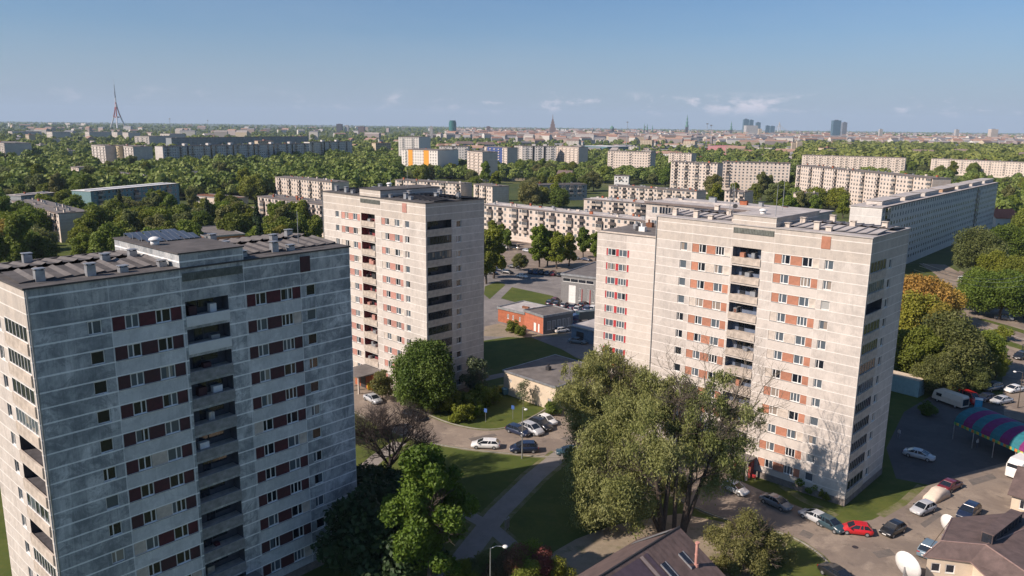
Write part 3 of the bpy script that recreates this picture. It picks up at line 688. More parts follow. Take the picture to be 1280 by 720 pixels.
# the big shaded block running away on the right, lit end towards us
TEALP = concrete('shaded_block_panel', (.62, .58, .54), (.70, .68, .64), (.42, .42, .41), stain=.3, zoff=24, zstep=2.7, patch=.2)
A = at(1103, 260.4, 24.5); B = at(1247.8, 228.2, 24.5); E_ = at(1061.8, 257.8, 24.5)
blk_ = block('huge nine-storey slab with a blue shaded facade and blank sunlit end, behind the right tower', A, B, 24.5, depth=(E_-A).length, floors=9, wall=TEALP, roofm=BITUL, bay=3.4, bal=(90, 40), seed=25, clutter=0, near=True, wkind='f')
L_ = (B-A).length; rd = random.Random(4); DP = (E_-A).length
for q in range(7):
    mb = MB(); x0 = L_*(q+.3)/7; mb.box(x0, x0+L_/9, DP*.25, DP*.75, 24.7, 26.2); mb.box(x0-.3, x0+L_/9+.3, DP*.22, DP*.78, 26.2, 26.4, 1)
    mb.build('roof_box', [rd.choice((PANEL, SPANW, plain('tan_render', (.42, .27, .17), .9))), BITUL], blk_)
# small sign plates high on its sunlit end
# left-hand groups
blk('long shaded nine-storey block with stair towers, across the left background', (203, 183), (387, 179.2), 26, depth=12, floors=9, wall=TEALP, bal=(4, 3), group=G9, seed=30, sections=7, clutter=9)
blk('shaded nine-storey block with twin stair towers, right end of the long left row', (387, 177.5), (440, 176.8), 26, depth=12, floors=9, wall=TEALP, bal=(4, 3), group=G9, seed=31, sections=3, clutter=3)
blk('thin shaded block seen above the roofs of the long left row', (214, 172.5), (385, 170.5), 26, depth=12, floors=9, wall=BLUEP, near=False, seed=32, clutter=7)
YEL = plain('straw_render', (.56, .46, .30), .85, var=.12)
blk('cream tower slab, first of three sunlit slabs left of the long shaded row', (114, 181), (131, 182.2), 27, depth=14, floors=9, wall=PANEL, near=False, seed=33, clutter=1)
blk('straw-yellow tower slab, middle of the three sunlit slabs', (134, 181.5), (148, 182.3), 27, depth=14, floors=9, wall=YEL, near=False, seed=34, clutter=1)
blk('cream tower slab with a long shaded side, third of the three sunlit slabs', (151, 182), (166, 183.3), 27, depth=18, floors=9, wall=PANEL, near=False, seed=35, clutter=3)
blk('tall block with lit end cut off by the left picture edge', (-14, 177), (5, 179), 24, depth=28, floors=8, wall=PANEL, near=False, seed=36, clutter=1)
for i, (a, b, y, z, dp, lb) in enumerate((
    (58, 65, 164.5, 24, 40, 'small white block with a blue shaded side, above the left woods'),
    (106, 111.5, 164.5, 24, 50, 'narrow white block end with long shaded side, left of the lattice tower'),
    (139.5, 146.5, 165, 22, 30, 'small white block just below the lattice tower, left of its pair'),
    (153, 160, 165.5, 22, 30, 'small white block just below the lattice tower, right of its pair'),
    (168, 186, 170, 25, 60, 'white-ended block with blue shaded side, right of the lattice tower foot'),
    (200, 212, 167, 24, 40, 'white block with a pointed tank behind it, right of the tower foot'),
    (10, 15, 164, 20, 70, 'tiny white block end far left with long blue side'),
    (60, 65, 153.5, 30, 30, 'tiny pale block on the far left skyline, first of three'), (81, 87, 153.8, 30, 30, 'tiny pale block on the far left skyline, second of three'), (101, 107, 154, 30, 30, 'tiny pale block on the far left skyline, third of three'),
    (56, 62, 173.5, 12, 25, 'small pale house block in the left woods'), (81, 86, 175.5, 12, 25, 'pale shed block in the left woods'))):
    blk(lb, (a, y), (b, y+.3), z, depth=dp, floors=6, wall=PANEL, near=False, seed=50+i, clutter=1)
blk('pink-cream sunlit low block with cluttered dark roof, lower left among trees', (15, 251), (73, 267), 12.5, depth=12, floors=4, bal=(2, 2), seed=37, clutter=16, name='apartment_block')
blk('low block with white-green roof strip behind the pink-cream low block', (26, 245), (70, 241), 13, depth=10, floors=4, wall=BLUEP, roofm=BITUL, near=False, seed=38, clutter=2)
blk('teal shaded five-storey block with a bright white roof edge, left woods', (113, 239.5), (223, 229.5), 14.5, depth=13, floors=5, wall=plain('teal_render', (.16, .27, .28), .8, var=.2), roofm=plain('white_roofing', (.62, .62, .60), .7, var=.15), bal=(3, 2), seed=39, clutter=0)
blk('narrow cream block end standing in the left woods', (88.5, 208.5), (98, 209.5), 17, depth=10, floors=6, near=False, seed=40, clutter=1)
blk('low cream block with dark roof above the teal block', (129, 215), (181, 223.5), 12, depth=11, floors=4, near=False, bal=(2, 2), seed=41, clutter=6)
# centre group
blk('tall white block with a glassy blue side, highest of the centre group', (498, 171), (523.5, 171.4), 36, depth=42, floors=12, wall=plain('bright_render', (.68, .64, .58), .8, var=.1), bal=(3, 2), near=False, seed=60, clutter=2)
ost = [(.19, .31, 3), (.62, .76, 3)]
blk('white block with two vertical orange stripes', (502, 186.5), (547, 188), 27, depth=34, floors=9, wall=plain('bright_render', (.68, .64, .58)), bal=(20, 20), near=False, seed=61, clutter=2, strip_=ost, wcol=plain('orange_stripe', (.72, .30, .03), .7, var=.1))
blk('long shaded teal block between the orange-striped block and the white square block', (549, 182.5), (585, 183), 27, depth=14, floors=9, wall=TEALP, near=False, bal=(3, 2), seed=62, clutter=6, sections=2)
blk('white square block with a grid of windows, centre group', (584, 188.5), (603, 190), 27, depth=16, floors=9, wall=PANELP, near=False, seed=63, clutter=1)
blk('cream block wrapping a deep blue recess, right of the white square block', (605.5, 183), (634, 184.6), 27, depth=14, floors=9, wall=PANELP, near=False, bal=None, seed=64, clutter=3, strip_=[(.13, .8, 3)], wcol=plain('blue_recess', (.05, .08, .22), .6))
blk('shaded dark teal block with cream left end, centre group', (653, 182.4), (695, 183), 27, depth=12, floors=9, wall=TEALP, near=False, bal=(4, 3), seed=65, clutter=6, sections=3)
blk('cream block with grid windows at the right end of the centre group', (695.5, 182.4), (723.5, 184), 27, depth=13, floors=9, wall=PANELP, near=False, seed=66, clutter=3)
blk('narrow cream slab between the blue recess block and the dark teal block', (643, 182), (652.5, 182.3), 27, depth=14, floors=9, wall=PANEL, near=False, seed=67, clutter=1)
blk('white nine-storey block with balcony-striped ends, right of the centre group', (760, 188.5), (813.5, 190.2), 26, depth=12, floors=9, wall=PANELP, near=False, bal=(6, 5), group=G9, seed=68, clutter=4)
blk('small white block just right of the balcony-striped one', (836, 191), (864.5, 192), 22, depth=12, floors=8, wall=PANELP, near=False, bal=(3, 3), group=G9, seed=69, clutter=2)
blk('small cream five-storey block behind the roof masts, left one of two', (906, 238.2), (931, 240), 14, depth=11, floors=5, bal=(2, 2), seed=70, clutter=2)
blk('small cream block half hidden by trees, right of the roof masts', (992, 241), (1016, 242.5), 12, depth=11, floors=4, bal=(2, 2), seed=71, clutter=2)
# ------------------------------------------------------------------ houses and low buildings
def flat_building(name, label, A, B, depth, Z, wall, roofm, holes=(), parts=None, cat='building', parapet=.3):
    A = Vector((A[0], A[1], 0)); B = Vector((B[0], B[1], 0)); L = (B-A).length; rz = math.atan2(B.y-A.y, B.x-A.x)
    t = thing(name, label, cat, A, rz); keep(A, B-A, (-depth*math.sin(rz), depth*math.cos(rz)), 1.5)
    mb = MB(); facade(mb, (0,0,0), (1,0,0), (0,1,0), L, 0, Z, [(L*h[0], L*h[1], h[2], h[3], .15, 0, 0) for h in holes])
    mb.face([(0,0,0),(0,depth,0),(0,depth,Z),(0,0,Z)]); mb.face([(L,0,0),(L,depth,0),(L,depth,Z),(L,0,Z)]); mb.face([(0,depth,0),(L,depth,0),(L,depth,Z),(0,depth,Z)])
    mb.build('wall', wall, t)
    for h in holes:
        W = L*(h[1]-h[0]); H = h[3]-h[2]
        if h[4] == 'window': put('window', window_mesh('window', W, H, [.5] if W < 3 else [.25, .5, .75], DARKG), t, (L*h[0], .05, h[2]))
        else: m2 = MB(); m2.box(.0, W, .04, .1, 0, H); m2.box(.05, W-.05, .0, .04, H*.45, H*.5); m2.build('door', h[5] if len(h) > 5 else WHITE, t, loc=(L*h[0], 0, h[2]))
    mb = MB(); mb.box(-.2, L+.2, -.2, depth+.2, Z, Z+.18, 0)
    for q in ((-.22, L+.22, -.22, -.05), (-.22, L+.22, depth+.05, depth+.22)): mb.box(*q, Z-.1, Z+.18+parapet, 1)
    for q in ((-.22, -.05, -.05, depth+.05), (L+.05, L+.22, -.05, depth+.05)): mb.box(*q, Z-.1, Z+.18+parapet, 1)
    mb.build('roof', [roofm, METAL], t); return t, L
def gable_house(label, A, B, depth, ze, zr, wall, roofm, name='house', win=3, floors=1, over=.5, chim=1, rot=0):
    A = Vector((A[0], A[1], 0)); B = Vector((B[0], B[1], 0)); L = (B-A).length; rz = math.atan2(B.y-A.y, B.x-A.x)
    t = thing(name, label, 'house', A, rz); keep(A, B-A, (-depth*math.sin(rz), depth*math.cos(rz)), 1.0)
    mb = MB(); hs = []
    for f_ in range(floors):
        for q in range(win): hs.append((L*(q+.5)/win-.6, L*(q+.5)/win+.6, .9+f_*2.8, 2.2+f_*2.8, .12, 0, 0))
    facade(mb, (0,0,0), (1,0,0), (0,1,0), L, 0, ze, hs)
    for x in (0, L): mb.face([(x,0,0),(x,depth,0),(x,depth,ze),(x,depth/2,zr),(x,0,ze)])
    mb.face([(0,depth,0),(L,depth,0),(L,depth,ze),(0,depth,ze)]); mb.build('wall', wall, t)
    wm = window_mesh('window', 1.2, 1.3, [.5], DARKG)
    for h in hs: put('window', wm, t, (h[0], .04, h[2]))
    mb = MB(); s_ = (zr-ze)/(depth/2); th = .16
    for sgn in (0, 1):
        y0 = -over if sgn == 0 else depth+over; zz = ze-over*s_
        mb.face([(-over,y0,zz+th),(L+over,y0,zz+th),(L+over,depth/2,zr+th),(-over,depth/2,zr+th)]); mb.face([(-over,y0,zz),(L+over,y0,zz),(L+over,depth/2,zr),(-over,depth/2,zr)])
        mb.face([(-over,y0,zz),(L+over,y0,zz),(L+over,y0,zz+th),(-over,y0,zz+th)])
        for x in (-over, L+over): mb.face([(x,y0,zz),(x,y0,zz+th),(x,depth/2,zr+th),(x,depth/2,zr)])
    mb.cyl((-over, depth/2, zr+th), (L+over, depth/2, zr+th), .13, .13, 6)
    rf = mb.build('roof', roofm, t)
    for q in range(chim): mb = MB(); x = L*(q+.6)/(chim+.4); mb.box(x, x+.7, depth*.55, depth*.55+.7, ze, zr+1.0); mb.box(x-.08, x+.78, depth*.55-.08, depth*.55+.78, zr+1., zr+1.15, 1); mb.build('chimney', [BRICK, DARKM], rf)
    return t, L, rf
G0 = at(694, 514.5); G1 = at(629.5, 491.7)
tg, Lg = flat_building('garage', 'plain cream flat-roofed garage between the chestnut and the willow', G1, G0, 15.0, 4.6, CREAM, BITUM, holes=((.12, .16, 2.8, 3.4, 'window'), (.86, .93, .1, 2.1, 'door', plain('grey_door', (.3, .3, .3)))), parapet=.05)
mb = MB(); mb.box(5.5, 6.3, 6, 6.8, 4.8, 5.5); mb.cyl((5.9, 6.4, 5.5), (5.9, 6.4, 6.1), .2, .2, 8); mb.build('roof_vent', DARKM, tg)
bA = at(622.5, 401.5); bB = at(655.3, 409.6); bC = at(679, 418)
tb, _ = flat_building('brick_workshop', 'long red brick workshop with grey roof, left half, beside the sunken ramp', bA, bB, 10, 3.6, BRICK, BITUL, holes=((.35, .42, 1.4, 2.6, 'window'), (.55, .61, 1.4, 2.6, 'window'), (.8, .86, 1.4, 2.6, 'window')))
mb = MB(); mb.box(5, 7.2, 4, 4.6, 3.8, 4.4); mb.box(8, 9.2, 5, 5.6, 3.8, 4.3); mb.build('roof_vent', RUST, tb)
tb2, _ = flat_building('brick_office', 'orange-red brick building with white doorway, joined to the right end of the workshop', bB, bC, 9.5, 4.4, plain('office_brick', (.43, .14, .075), .9, var=.25), BITUM, holes=((.5, .62, .1, 2.3, 'door', WHITE), (.72, .8, .1, 2.3, 'door', WHITE)))
L2 = (bC-bB).length
mb = MB(); mb.box(L2+.0, L2+.06, -.1, 9.6, 0, 4.3); mb.build('side_cladding', GREY, tb2)
for q in range(5):
    o = put('window', window_mesh('window', 1.1, 2.2, [.5], DARKG), tb2, (L2+.09, 1.2+q*1.6, 1.0), R(90))
mA = at(701, 377); mB = at(744.5, 383)
tm, Lm = flat_building('modern_workshop', 'dark grey modern workshop with a white clerestory strip and tall white door', mA, mB, 24, 8.2, GREY, BITUM, holes=((.04, .93, 6.3, 7.4, 'window'), (.22, .42, .1, 5.4, 'door', WHITE), (.5, .57, 1, 4.8, 'window'), (.74, .8, 1, 4.8, 'window'), (.88, .95, 1, 4.8, 'window')))
mb = MB(); mb.box(Lm*.60, Lm*.615, -.1, -.02, .2, 4.6); mb.box(Lm*.83, Lm*.845, -.1, -.02, .2, 4.6); mb.build('red_pilaster', RED, tm)
flat_building('low_garage', 'low grey-roofed shed tucked against the foot of the red-boarded wing', at(714, 424), at(745, 432), 9, 3.4, plain('blue_shed', (.12, .19, .27), .7), BITUL, holes=((.2, .5, .2, 2.4, 'door', DARKM),), parapet=.02)
flat_building('orange_building', 'flat building with a bright orange wall seen over the nearest roof', at(229, 286, 10), at(258, 297, 10), 14, 10, ORANGE, BITUM, holes=((.5, .6, 6, 8, 'window'),))
gable_house('low barn with rusty red roof and white gable behind the nearest roof', at(128, 318), at(170, 330), 14, 5, 9, WHITE, RUST, name='barn', win=4)
gable_house('grey-roofed barn among the trees left of centre', at(237, 232), at(258, 231), 18, 5, 11, WPAINT, plain('grey_slate', (.17, .17, .18), .8), name='barn', win=4, chim=0)
gable_house('small house with a terracotta roof beside the wood above the balcony block', at(660, 221.5), at(672, 222), 12, 6, 9, WHITE, plain('red_tiles', (.42, .12, .06), .8), win=3)
gable_house('brown-roofed villa left of the villas in the centre woods', at(694, 228), at(711, 229), 12, 5, 11, CREAM, SLATE, win=3)
gable_house('cream cottage with grey roof in the centre woods', at(640, 226), at(656, 226), 12, 4, 8, CREAM, plain('grey_slate', (.17, .17, .18)), win=3)
gable_house('pinkish house left of the tall trees in the middle distance', at(469, 203), at(480, 204), 14, 7, 11, PANELP, SLATE, win=3)
gable_house('long dark-roofed house in the trees below the pinkish house', at(450, 222), at(477, 223), 12, 5, 10, PANELP, RUST, win=4)
gable_house('red-tiled house at the far right edge beyond the blue slab', at(1244, 284), at(1275, 284), 16, 5, 9, WHITE, plain('red_tiles', (.42, .12, .06)), win=4)
flat_building('shed', 'orange-topped shed in the far left woods', at(80, 207), at(96, 207), 14, 7, ORANGE, RUST)
flat_building('market_hall', 'low brown and pink hall in the trees left of the long shaded row', at(236, 252), at(288, 257), 14, 4, PANELP, RUST, holes=((.2, .4, .5, 3, 'window'),))
# the bottom centre house: ridge runs away from us, right slope in the sun
rA = at(849, 660, 8.2); rB = at(747, 724, 8.2); ax = (rB-rA).normalized(); rb_ = math.atan2(ax.y, ax.x)
perp = Vector((-ax.y, ax.x, 0))
def bottom_house():
    t = thing('house', 'house with brown sheet roof, two roof windows and a pink flue, bottom centre', 'house', (rA.x, rA.y, 0), rb_)
    Lh, w1, w2, ze, zr = 17, 5.5, 7.0, 4.6, 8.2      # local x along ridge (towards us), y left of that
    sgn = 1
    mb = MB(); mb.box(.4, Lh-.4, -w1+.5, w2-.5, 0, ze)
    for x in (.4, Lh-.4): mb.face([(x, -w1+.5, ze), (x, w2-.5, ze), (x, 0, zr-.15)])
    mb.build('wall', CREAM, t)
    mb = MB(); th = .15
    for ya, za in ((-w1, ze-.2), (w2, ze-.3)):
        for d in (0, th): mb.face([(0, 0, zr+d), (Lh, 0, zr+d), (Lh, ya, za+d), (0, ya, za+d)])
        mb.face([(0, ya, za), (Lh, ya, za), (Lh, ya, za+th), (0, ya, za+th)])
        for x in (0, Lh): mb.face([(x, 0, zr), (x, ya, za), (x, ya, za+th), (x, 0, zr+th)])
        n = 22
        for q in range(n+1):
            x = .05+(Lh-.1)*q/n; mb.face([(x-.03, 0, zr+th+.05), (x+.03, 0, zr+th+.05), (x+.03, ya, za+th+.05), (x-.03, ya, za+th+.05)], 0)
    mb.cyl((0, 0, zr+th), (Lh, 0, zr+th), .14, .14, 6, 1)
    rf = mb.build('roof', [SLATE, DARKM], t)
    def onroof(x, y):  # right slope
        return ze-.3+(zr-ze+.3)*(1-y/w2)+th
    for x, y in ((2.5, 2.1), (5.6, 2.0)):
        mb = MB(); mb.face([(x, y, onroof(x, y)+.12), (x+.7, y, onroof(x, y)+.12), (x+.7, y+1.7, onroof(x, y+1.7)+.12), (x, y+1.7, onroof(x, y+1.7)+.12)], 1)
        for a, b, c_, d in ((x-.1, x, y, y+1.7), (x+.7, x+.8, y, y+1.7)):
            mb.loft([[(a, c_, onroof(0, c_)), (b, c_, onroof(0, c_)), (b, c_, onroof(0, c_)+.16), (a, c_, onroof(0, c_)+.16)], [(a, d, onroof(0, d)), (b, d, onroof(0, d)), (b, d, onroof(0, d)+.16), (a, d, onroof(0, d)+.16)]])
        mb.build('roof_window', [METAL, DARKG], rf)
    mb = MB(); fx, fy = 2.3, 3.7; z0 = onroof(fx, fy); mb.cyl((fx, fy, z0-.5), (fx, fy, z0+2.5), .17, .17, 10); mb.cyl((fx, fy, z0+2.5), (fx, fy, z0+2.65), .25, .25, 10); mb.cyl((fx, fy, z0+1.2), (fx, fy, z0+1.3), .21, .21, 10); mb.cyl((fx, fy, z0-.1), (fx, fy, z0+.2), .32, .26, 10)
    mb2 = MB(); pp = lambda x, y: (x, y, onroof(x, y)+.09)
    for xa, xb, mi in ((6.7, 7.35, 0), (7.5, 8.0, 1), (8.15, 14., 0)): mb2.face([pp(xa, .5), pp(xb, .5), pp(xb, 6.4), pp(xa, 6.4)], mi)
    mb2.build('roof_sheeting', [plain('dark_sheeting', (.07, .05, .065), .6), plain('pale_sheeting', (.26, .21, .19), .7)], rf)
    mb.build('flue', plain('pink_flue', (.50, .25, .20), .7), rf)
    mb = MB(); mb.face([(1., -.3, zr-.0+th), (2., -.3, zr+th), (2., -w1+.3, ze+th), (1., -w1+.3, ze+th)]); mb.build('snow_guard', METAL, rf)
    keep(rA, ax*Lh, perp*w2); keep(rA, ax*Lh, -perp*w1)
bottom_house()
# bottom right house with hipped brown roofs, cream wall and a glazed dormer
def right_house():
    Q = lambda x, y, z: at(x, y, z)
    P1, P2, P3, P4, P5 = Q(1154, 695, 3.1), Q(1176, 676, 4.5), Q(1190, 647, 2.9), Q(1345, 634, 2.9), Q(1232, 681, 4.7)
    P6, P7, P8, P9 = Q(1345, 758, 4.7), Q(1213, 702, 3.1), Q(1290, 775, 3.1), Q(1420, 720, 2.9)
    o = P1.copy(); o.z = 0; t = thing('house', 'house with cross-gabled brown roof and a long dark rooflight, bottom right corner', 'house', o)
    P1, P2, P3, P4, P5, P6, P7, P8, P9 = [p-o for p in (P1, P2, P3, P4, P5, P6, P7, P8, P9)]
    outline = [P1, P7, P8, P9, P4, P3]; cen = sum((Vector((p.x, p.y, 0)) for p in outline), Vector())/6
    ins = []
    for p in outline:
        d = Vector((p.x, p.y, 0))-cen; d *= (d.length-.55)/d.length; ins.append(cen+d)
    mb = MB()
    u = (ins[1]-ins[0]); L = u.length; u.normalize(); n = Vector((-u.y, u.x, 0)); hs = [(.5+q*1.55, 1.5+q*1.55, 1.2, 2.3, .12, 0, 0) for q in range(int((L-.6)/1.55))]
    facade(mb, ins[0], u, n, L, 0, 3.05, hs)
    for i in range(1, 6):
        a, b = ins[i], ins[(i+1) % 6]; mb.face([a, b, b+Vector((0,0,2.95)), a+Vector((0,0,2.95))])
    mb.build('wall', CREAM, t); wm = window_mesh('window', 1.0, 1.1, [], DARKG)
    for h in hs: put('window', wm, t, ins[0]+u*h[0]+n*.04+Vector((0,0,1.2)), math.atan2(u.y, u.x))
    mb = MB()
    for f_ in ((P1, P7, P5, P2), (P7, P8, P6, P5), (P2, P5, P4, P3), (P5, P6, P9, P4)):
        for dz in (0, -.16):
            q = [v+Vector((0,0,dz)) for v in f_]; mb.face([q[0], q[1], q[2]]); mb.face([q[0], q[2], q[3]])
    for i in range(6):
        a, b = outline[i], outline[(i+1) % 6]; e = Vector((0,0,-.16)); mb.face([a, b, b+e, a+e], 1)
    for a, b in ((P2, P5), (P5, P6), (P1, P2), (P2, P3), (P5, P4)): mb.cyl(a, b, .09, .09, 6, 1)
    rf = mb.build('roof', [SLATE, plain('roof_trim', (.25, .17, .15), .7)], t)
    a, b = Q(1233, 677, 4.75)-o, Q(1270, 648, 3.9)-o; d = (b-a).normalized(); s_ = Vector((d.y, -d.x, 0)).normalized()*.55; z1 = Vector((0,0,.95)); z0 = Vector((0,0,-.8)); mb = MB()
    mb.loft([[a-s_+z0, a+s_+z0, a+s_+z1, a-s_+z1], [b-s_+z0, b+s_+z0, b+s_+z1, b-s_+z1]], 1)
    mb.loft([[a-s_*1.25+z1, a+s_*1.25+z1, a+s_*1.25+z1*1.12, a-s_*1.25+z1*1.12], [b-s_*1.25+z1, b+s_*1.25+z1, b+s_*1.25+z1*1.12, b-s_*1.25+z1*1.12]], 0)
    for q in range(9):
        c = a.lerp(b, q/8)
        for sg in (-1, 1): mb.cyl(c+s_*sg*1.03+z0, c+s_*sg*1.03+z1, .05, .05, 4, 0)
    mb.build('rooflight', [SLATE, DARKG], rf)
    FOOT.append((o+Vector((0,0,0)), Vector((20, 0, 0)), Vector((0, 16, 0)), 0))
right_house()
gable_house('brown-roofed outbuilding cut by the right edge above the hipped house', at(1262, 640), at(1330, 660), 9, 2.8, 5.0, CREAM, SLATE, name='outbuilding', win=2)
# big white dishes beside the hipped house
def dish(px, py, r, label, aim):
    p = at(px, py, r*.9); t = thing('satellite_dish', label, 'satellite dish', (p.x, p.y, 0)); n_ = 22; rings = []
    ad = Vector((math.cos(aim)*.98, math.sin(aim)*.98, .16)).normalized(); a = ad.orthogonal().normalized(); b = ad.cross(a); c = Vector((0, 0, r*1.0+.2))
    mb = MB()
    for k_ in range(7):
        q = k_/6*r+.02; z = (q/r)**2*r*.32; rings.append([c+ad*z+a*(q*math.cos(2*math.pi*j/n_))+b*(q*math.sin(2*math.pi*j/n_)) for j in range(n_)])
    for k_ in range(6, -1, -1):
        q = k_/6*r+.02; z = (q/r)**2*r*.32-.06; rings.append([c+ad*z+a*(q*math.cos(2*math.pi*j/n_))+b*(q*math.sin(2*math.pi*j/n_)) for j in range(n_)])
    mb.loft(rings); mb.build('reflector', WHITE, t, True)
    mb = MB(); mb.cyl((0, 0, 0), tuple(c), .16, .12, 8); mb.cyl((0,0,0), (0,0,.1), .5, .5, 8); mb.build('post', METAL, t)
    mb = MB(); f_ = c+ad*r*.85
    for j in range(3): q = c+ad*r*.3+(a*math.cos(j*2.1)+b*math.sin(j*2.1))*r*.95; mb.cyl(tuple(q), tuple(f_), .03, .03, 5)
    mb.cyl(tuple(f_), tuple(f_+ad*.3), .14, .1, 8); mb.build('feed_horn', METAL, t)
dish(1184, 660, 1.35, 'white dish standing against the brown hipped roof, the smaller of the two', R(22))
dish(1131, 712, 1.65, 'large white dish at the bottom edge, in front of the cream wall', R(28))
#PART4
# ------------------------------------------------------------------ cars
PAINT = {n: plain('paint_'+n, c, .28, .0, var=.06, coat=.6) for n, c in dict(white=(.70,.70,.68), silver=(.42,.43,.44), grey=(.16,.17,.18), black=(.015,.016,.018), navy=(.014,.022,.05), blue=(.02,.05,.13), red=(.50,.015,.02), maroon=(.12,.015,.02), teal=(.03,.06,.075), sky=(.13,.19,.24), beige=(.42,.36,.27), green=(.03,.09,.05)).items()}
TYRE = plain('tyre', (.02, .02, .02), .9); HLAMP = plain('headlamp', (.6, .62, .64), .15); TLAMP = plain('tail_lamp', (.35, .01, .01), .2)
CG = plain('car_glass', (.015, .02, .028), .06, var=.1, spec=.8)
def car_proto(kind):
    K = dict(sedan=(4.6, .90, 1.42, (-2.28, -1.35, -.35, .95, 1.75), .93, .98), hatch=(4.0, .86, 1.48, (-1.98, -1.05, -.2, 1.35, 1.85), .95, .95),
             estate=(4.7, .90, 1.47, (-2.33, -1.35, -.35, 1.75, 2.2), .95, .98), suv=(4.6, .94, 1.70, (-2.28, -1.3, -.35, 1.65, 2.12), 1.10, 1.12), van=(5.3, 1.0, 2.2, (-2.62, -2.15, -1.35, 2.5, 2.62), 1.25, 1.35))[kind]
    L, hw, H, cab, hood, belt = K; x0, x1 = -L/2, L/2; mb = MB()
    def ring(x, w_, zb, zt): return [(x, -w_*.86, zb), (x, -w_, zb+.12), (x, -w_*1.0, (zb+zt)/2+.05), (x, -w_*.95, zt-.06), (x, -w_*.82, zt), (x, w_*.82, zt), (x, w_*.95, zt-.06), (x, w_*1.0, (zb+zt)/2+.05), (x, w_, zb+.12), (x, w_*.86, zb)]
    st = [(x0, hw*.78, .34, .62), (x0+.12, hw*.9, .24, .74), (x0+.5, hw*.98, .2, hood*.84), (cab[1]-.1, hw, .19, hood), (cab[1]+.1, hw, .19, belt), (0, hw*1.01, .19, belt), (cab[3], hw, .19, belt), (x1-.45, hw*.98, .2, belt*.97), (x1-.1, hw*.92, .26, belt*.9 if kind != 'sedan' else belt*.93), (x1, hw*.82, .36, belt*.72)]
    mb.loft([ring(*s_) for s_ in st]); body = mb.mesh('body', [PAINT['white']], True)
    # cabin: glass ring between belt and roof
    cw = hw*.9; rw = hw*.74; zb = belt-.02; b0, b1, t0, t1 = cab[1], cab[4]-.02, cab[2], cab[3]-.05
    mg = MB(); B4 = [(b0,-cw,zb),(b1,-cw*.97,zb),(b1,cw*.97,zb),(b0,cw,zb)]; T4 = [(t0,-rw,H-.05),(t1,-rw*.97,H-.06),(t1,rw*.97,H-.06),(t0,rw,H-.05)]
    mg.loft([B4, T4]); glass = mg.mesh('windows', [CG])
    mr = MB(); m_ = (t0+t1)/2
    mr.loft([[(t0-.05, -rw*1.02, H-.07), (t0-.05, rw*1.02, H-.07), (t0-.02, rw*.9, H-.02), (t0-.02, -rw*.9, H-.02)], [(m_, -rw*1.04, H-.05), (m_, rw*1.04, H-.05), (m_, rw*.9, H+.02), (m_, -rw*.9, H+.02)], [(t1+.06, -rw, H-.09), (t1+.06, rw, H-.09), (t1+.02, rw*.88, H-.03), (t1+.02, -rw*.88, H-.03)]])
    for sg in (-1, 1):   # pillars
        for (bx, tx) in ((b0, t0), (b0*.35+b1*.65, t0*.35+t1*.65), ((b0+b1)/2-.1, (t0+t1)/2-.1), (b1, t1)):
            mr.loft([[(bx-.05, sg*(cw+.012), zb), (bx+.05, sg*(cw+.012), zb), (bx+.05, sg*(cw-.06), zb), (bx-.05, sg*(cw-.06), zb)], [(tx-.05, sg*(rw+.012), H-.05), (tx+.05, sg*(rw+.012), H-.05), (tx+.05, sg*(rw-.06), H-.05), (tx-.05, sg*(rw-.06), H-.05)]])
    roof = mr.mesh('roof', [PAINT['white']])
    mw = MB(); mw.cyl((0, -.11, 0), (0, .11, 0), .32, .32, 16); mw.cyl((0, -.118, 0), (0, .118, 0), .19, .19, 10, 1); wheel = mw.mesh('wheel', [TYRE, METAL])
    ml = MB(); ml.box(-.06, .06, -.17, .17, -.07, .07); lamp = ml.mesh('headlight', [HLAMP]); lt = ml.mesh('tail_light', [TLAMP])
    mm = MB(); mm.box(-.08, .08, -.1, .1, -.06, .07); mir = mm.mesh('mirror', [PAINT['black']])
    mp = MB(); mp.box(-.02, .02, -.26, .26, -.06, .06); plate = mp.mesh('number_plate', [WHITE])
    return dict(body=body, windows=glass, roof=roof, wheel=wheel, hl=lamp, tl=lt, mir=mir, plate=plate, L=L, hw=hw, belt=belt, hood=hood, b0=b0)
CARS = {k_: car_proto(k_) for k_ in ('sedan', 'hatch', 'estate', 'suv', 'van')}
def car(p, rz, kind, col, label, group='cars parked among the blocks', full=True, cat='car', name='parked_car'):
    K = CARS[kind]; t = thing(name, label, cat, (p[0], p[1], .012), rz, group)     # local -x is the nose
    def paint(o): o.material_slots[0].link = 'OBJECT'; o.material_slots[0].material = PAINT[col]; return o
    paint(put('body', K['body'], t)); put('windows', K['windows'], t); paint(put('roof', K['roof'], t))
    for sx_ in (-1, 1):
        for sy in (-1, 1):
            if full or True: put('wheel', K['wheel'], t, (sx_*K['L']*.305, sy*(K['hw']-.1), .32))
    if full:
        for sy in (-1, 1):
            put('headlight', K['hl'], t, (-K['L']/2+.12, sy*K['hw']*.68, .62)); put('tail_light', K['tl'], t, (K['L']/2-.07, sy*K['hw']*.7, K['belt']*.78))
            put('mirror', K['mir'], t, (K['b0']+.35, sy*(K['hw']+.06), K['belt']+.03))
        put('number_plate', K['plate'], t, (-K['L']/2-.01, 0, .45)); put('number_plate', K['plate'], t, (K['L']/2+.01, 0, .6))
    return t
def pcar(px, py, dx, dy, kind, col, label, **k_):
    """px,py = middle of the car in the photo, dx,dy = direction in the photo from tail to nose"""
    p = at(px, py, .6); a = at(px-dx, py-dy, .6); b = at(px+dx, py+dy, .6); v = a-b
    return car((p.x, p.y), math.atan2(v.y, v.x), kind, col, label, **k_)
V = Vector
pcar(607, 555, -14, -.5, 'estate', 'white', 'white estate car leaving the courtyard, on the kerb left of the blue hatchback')
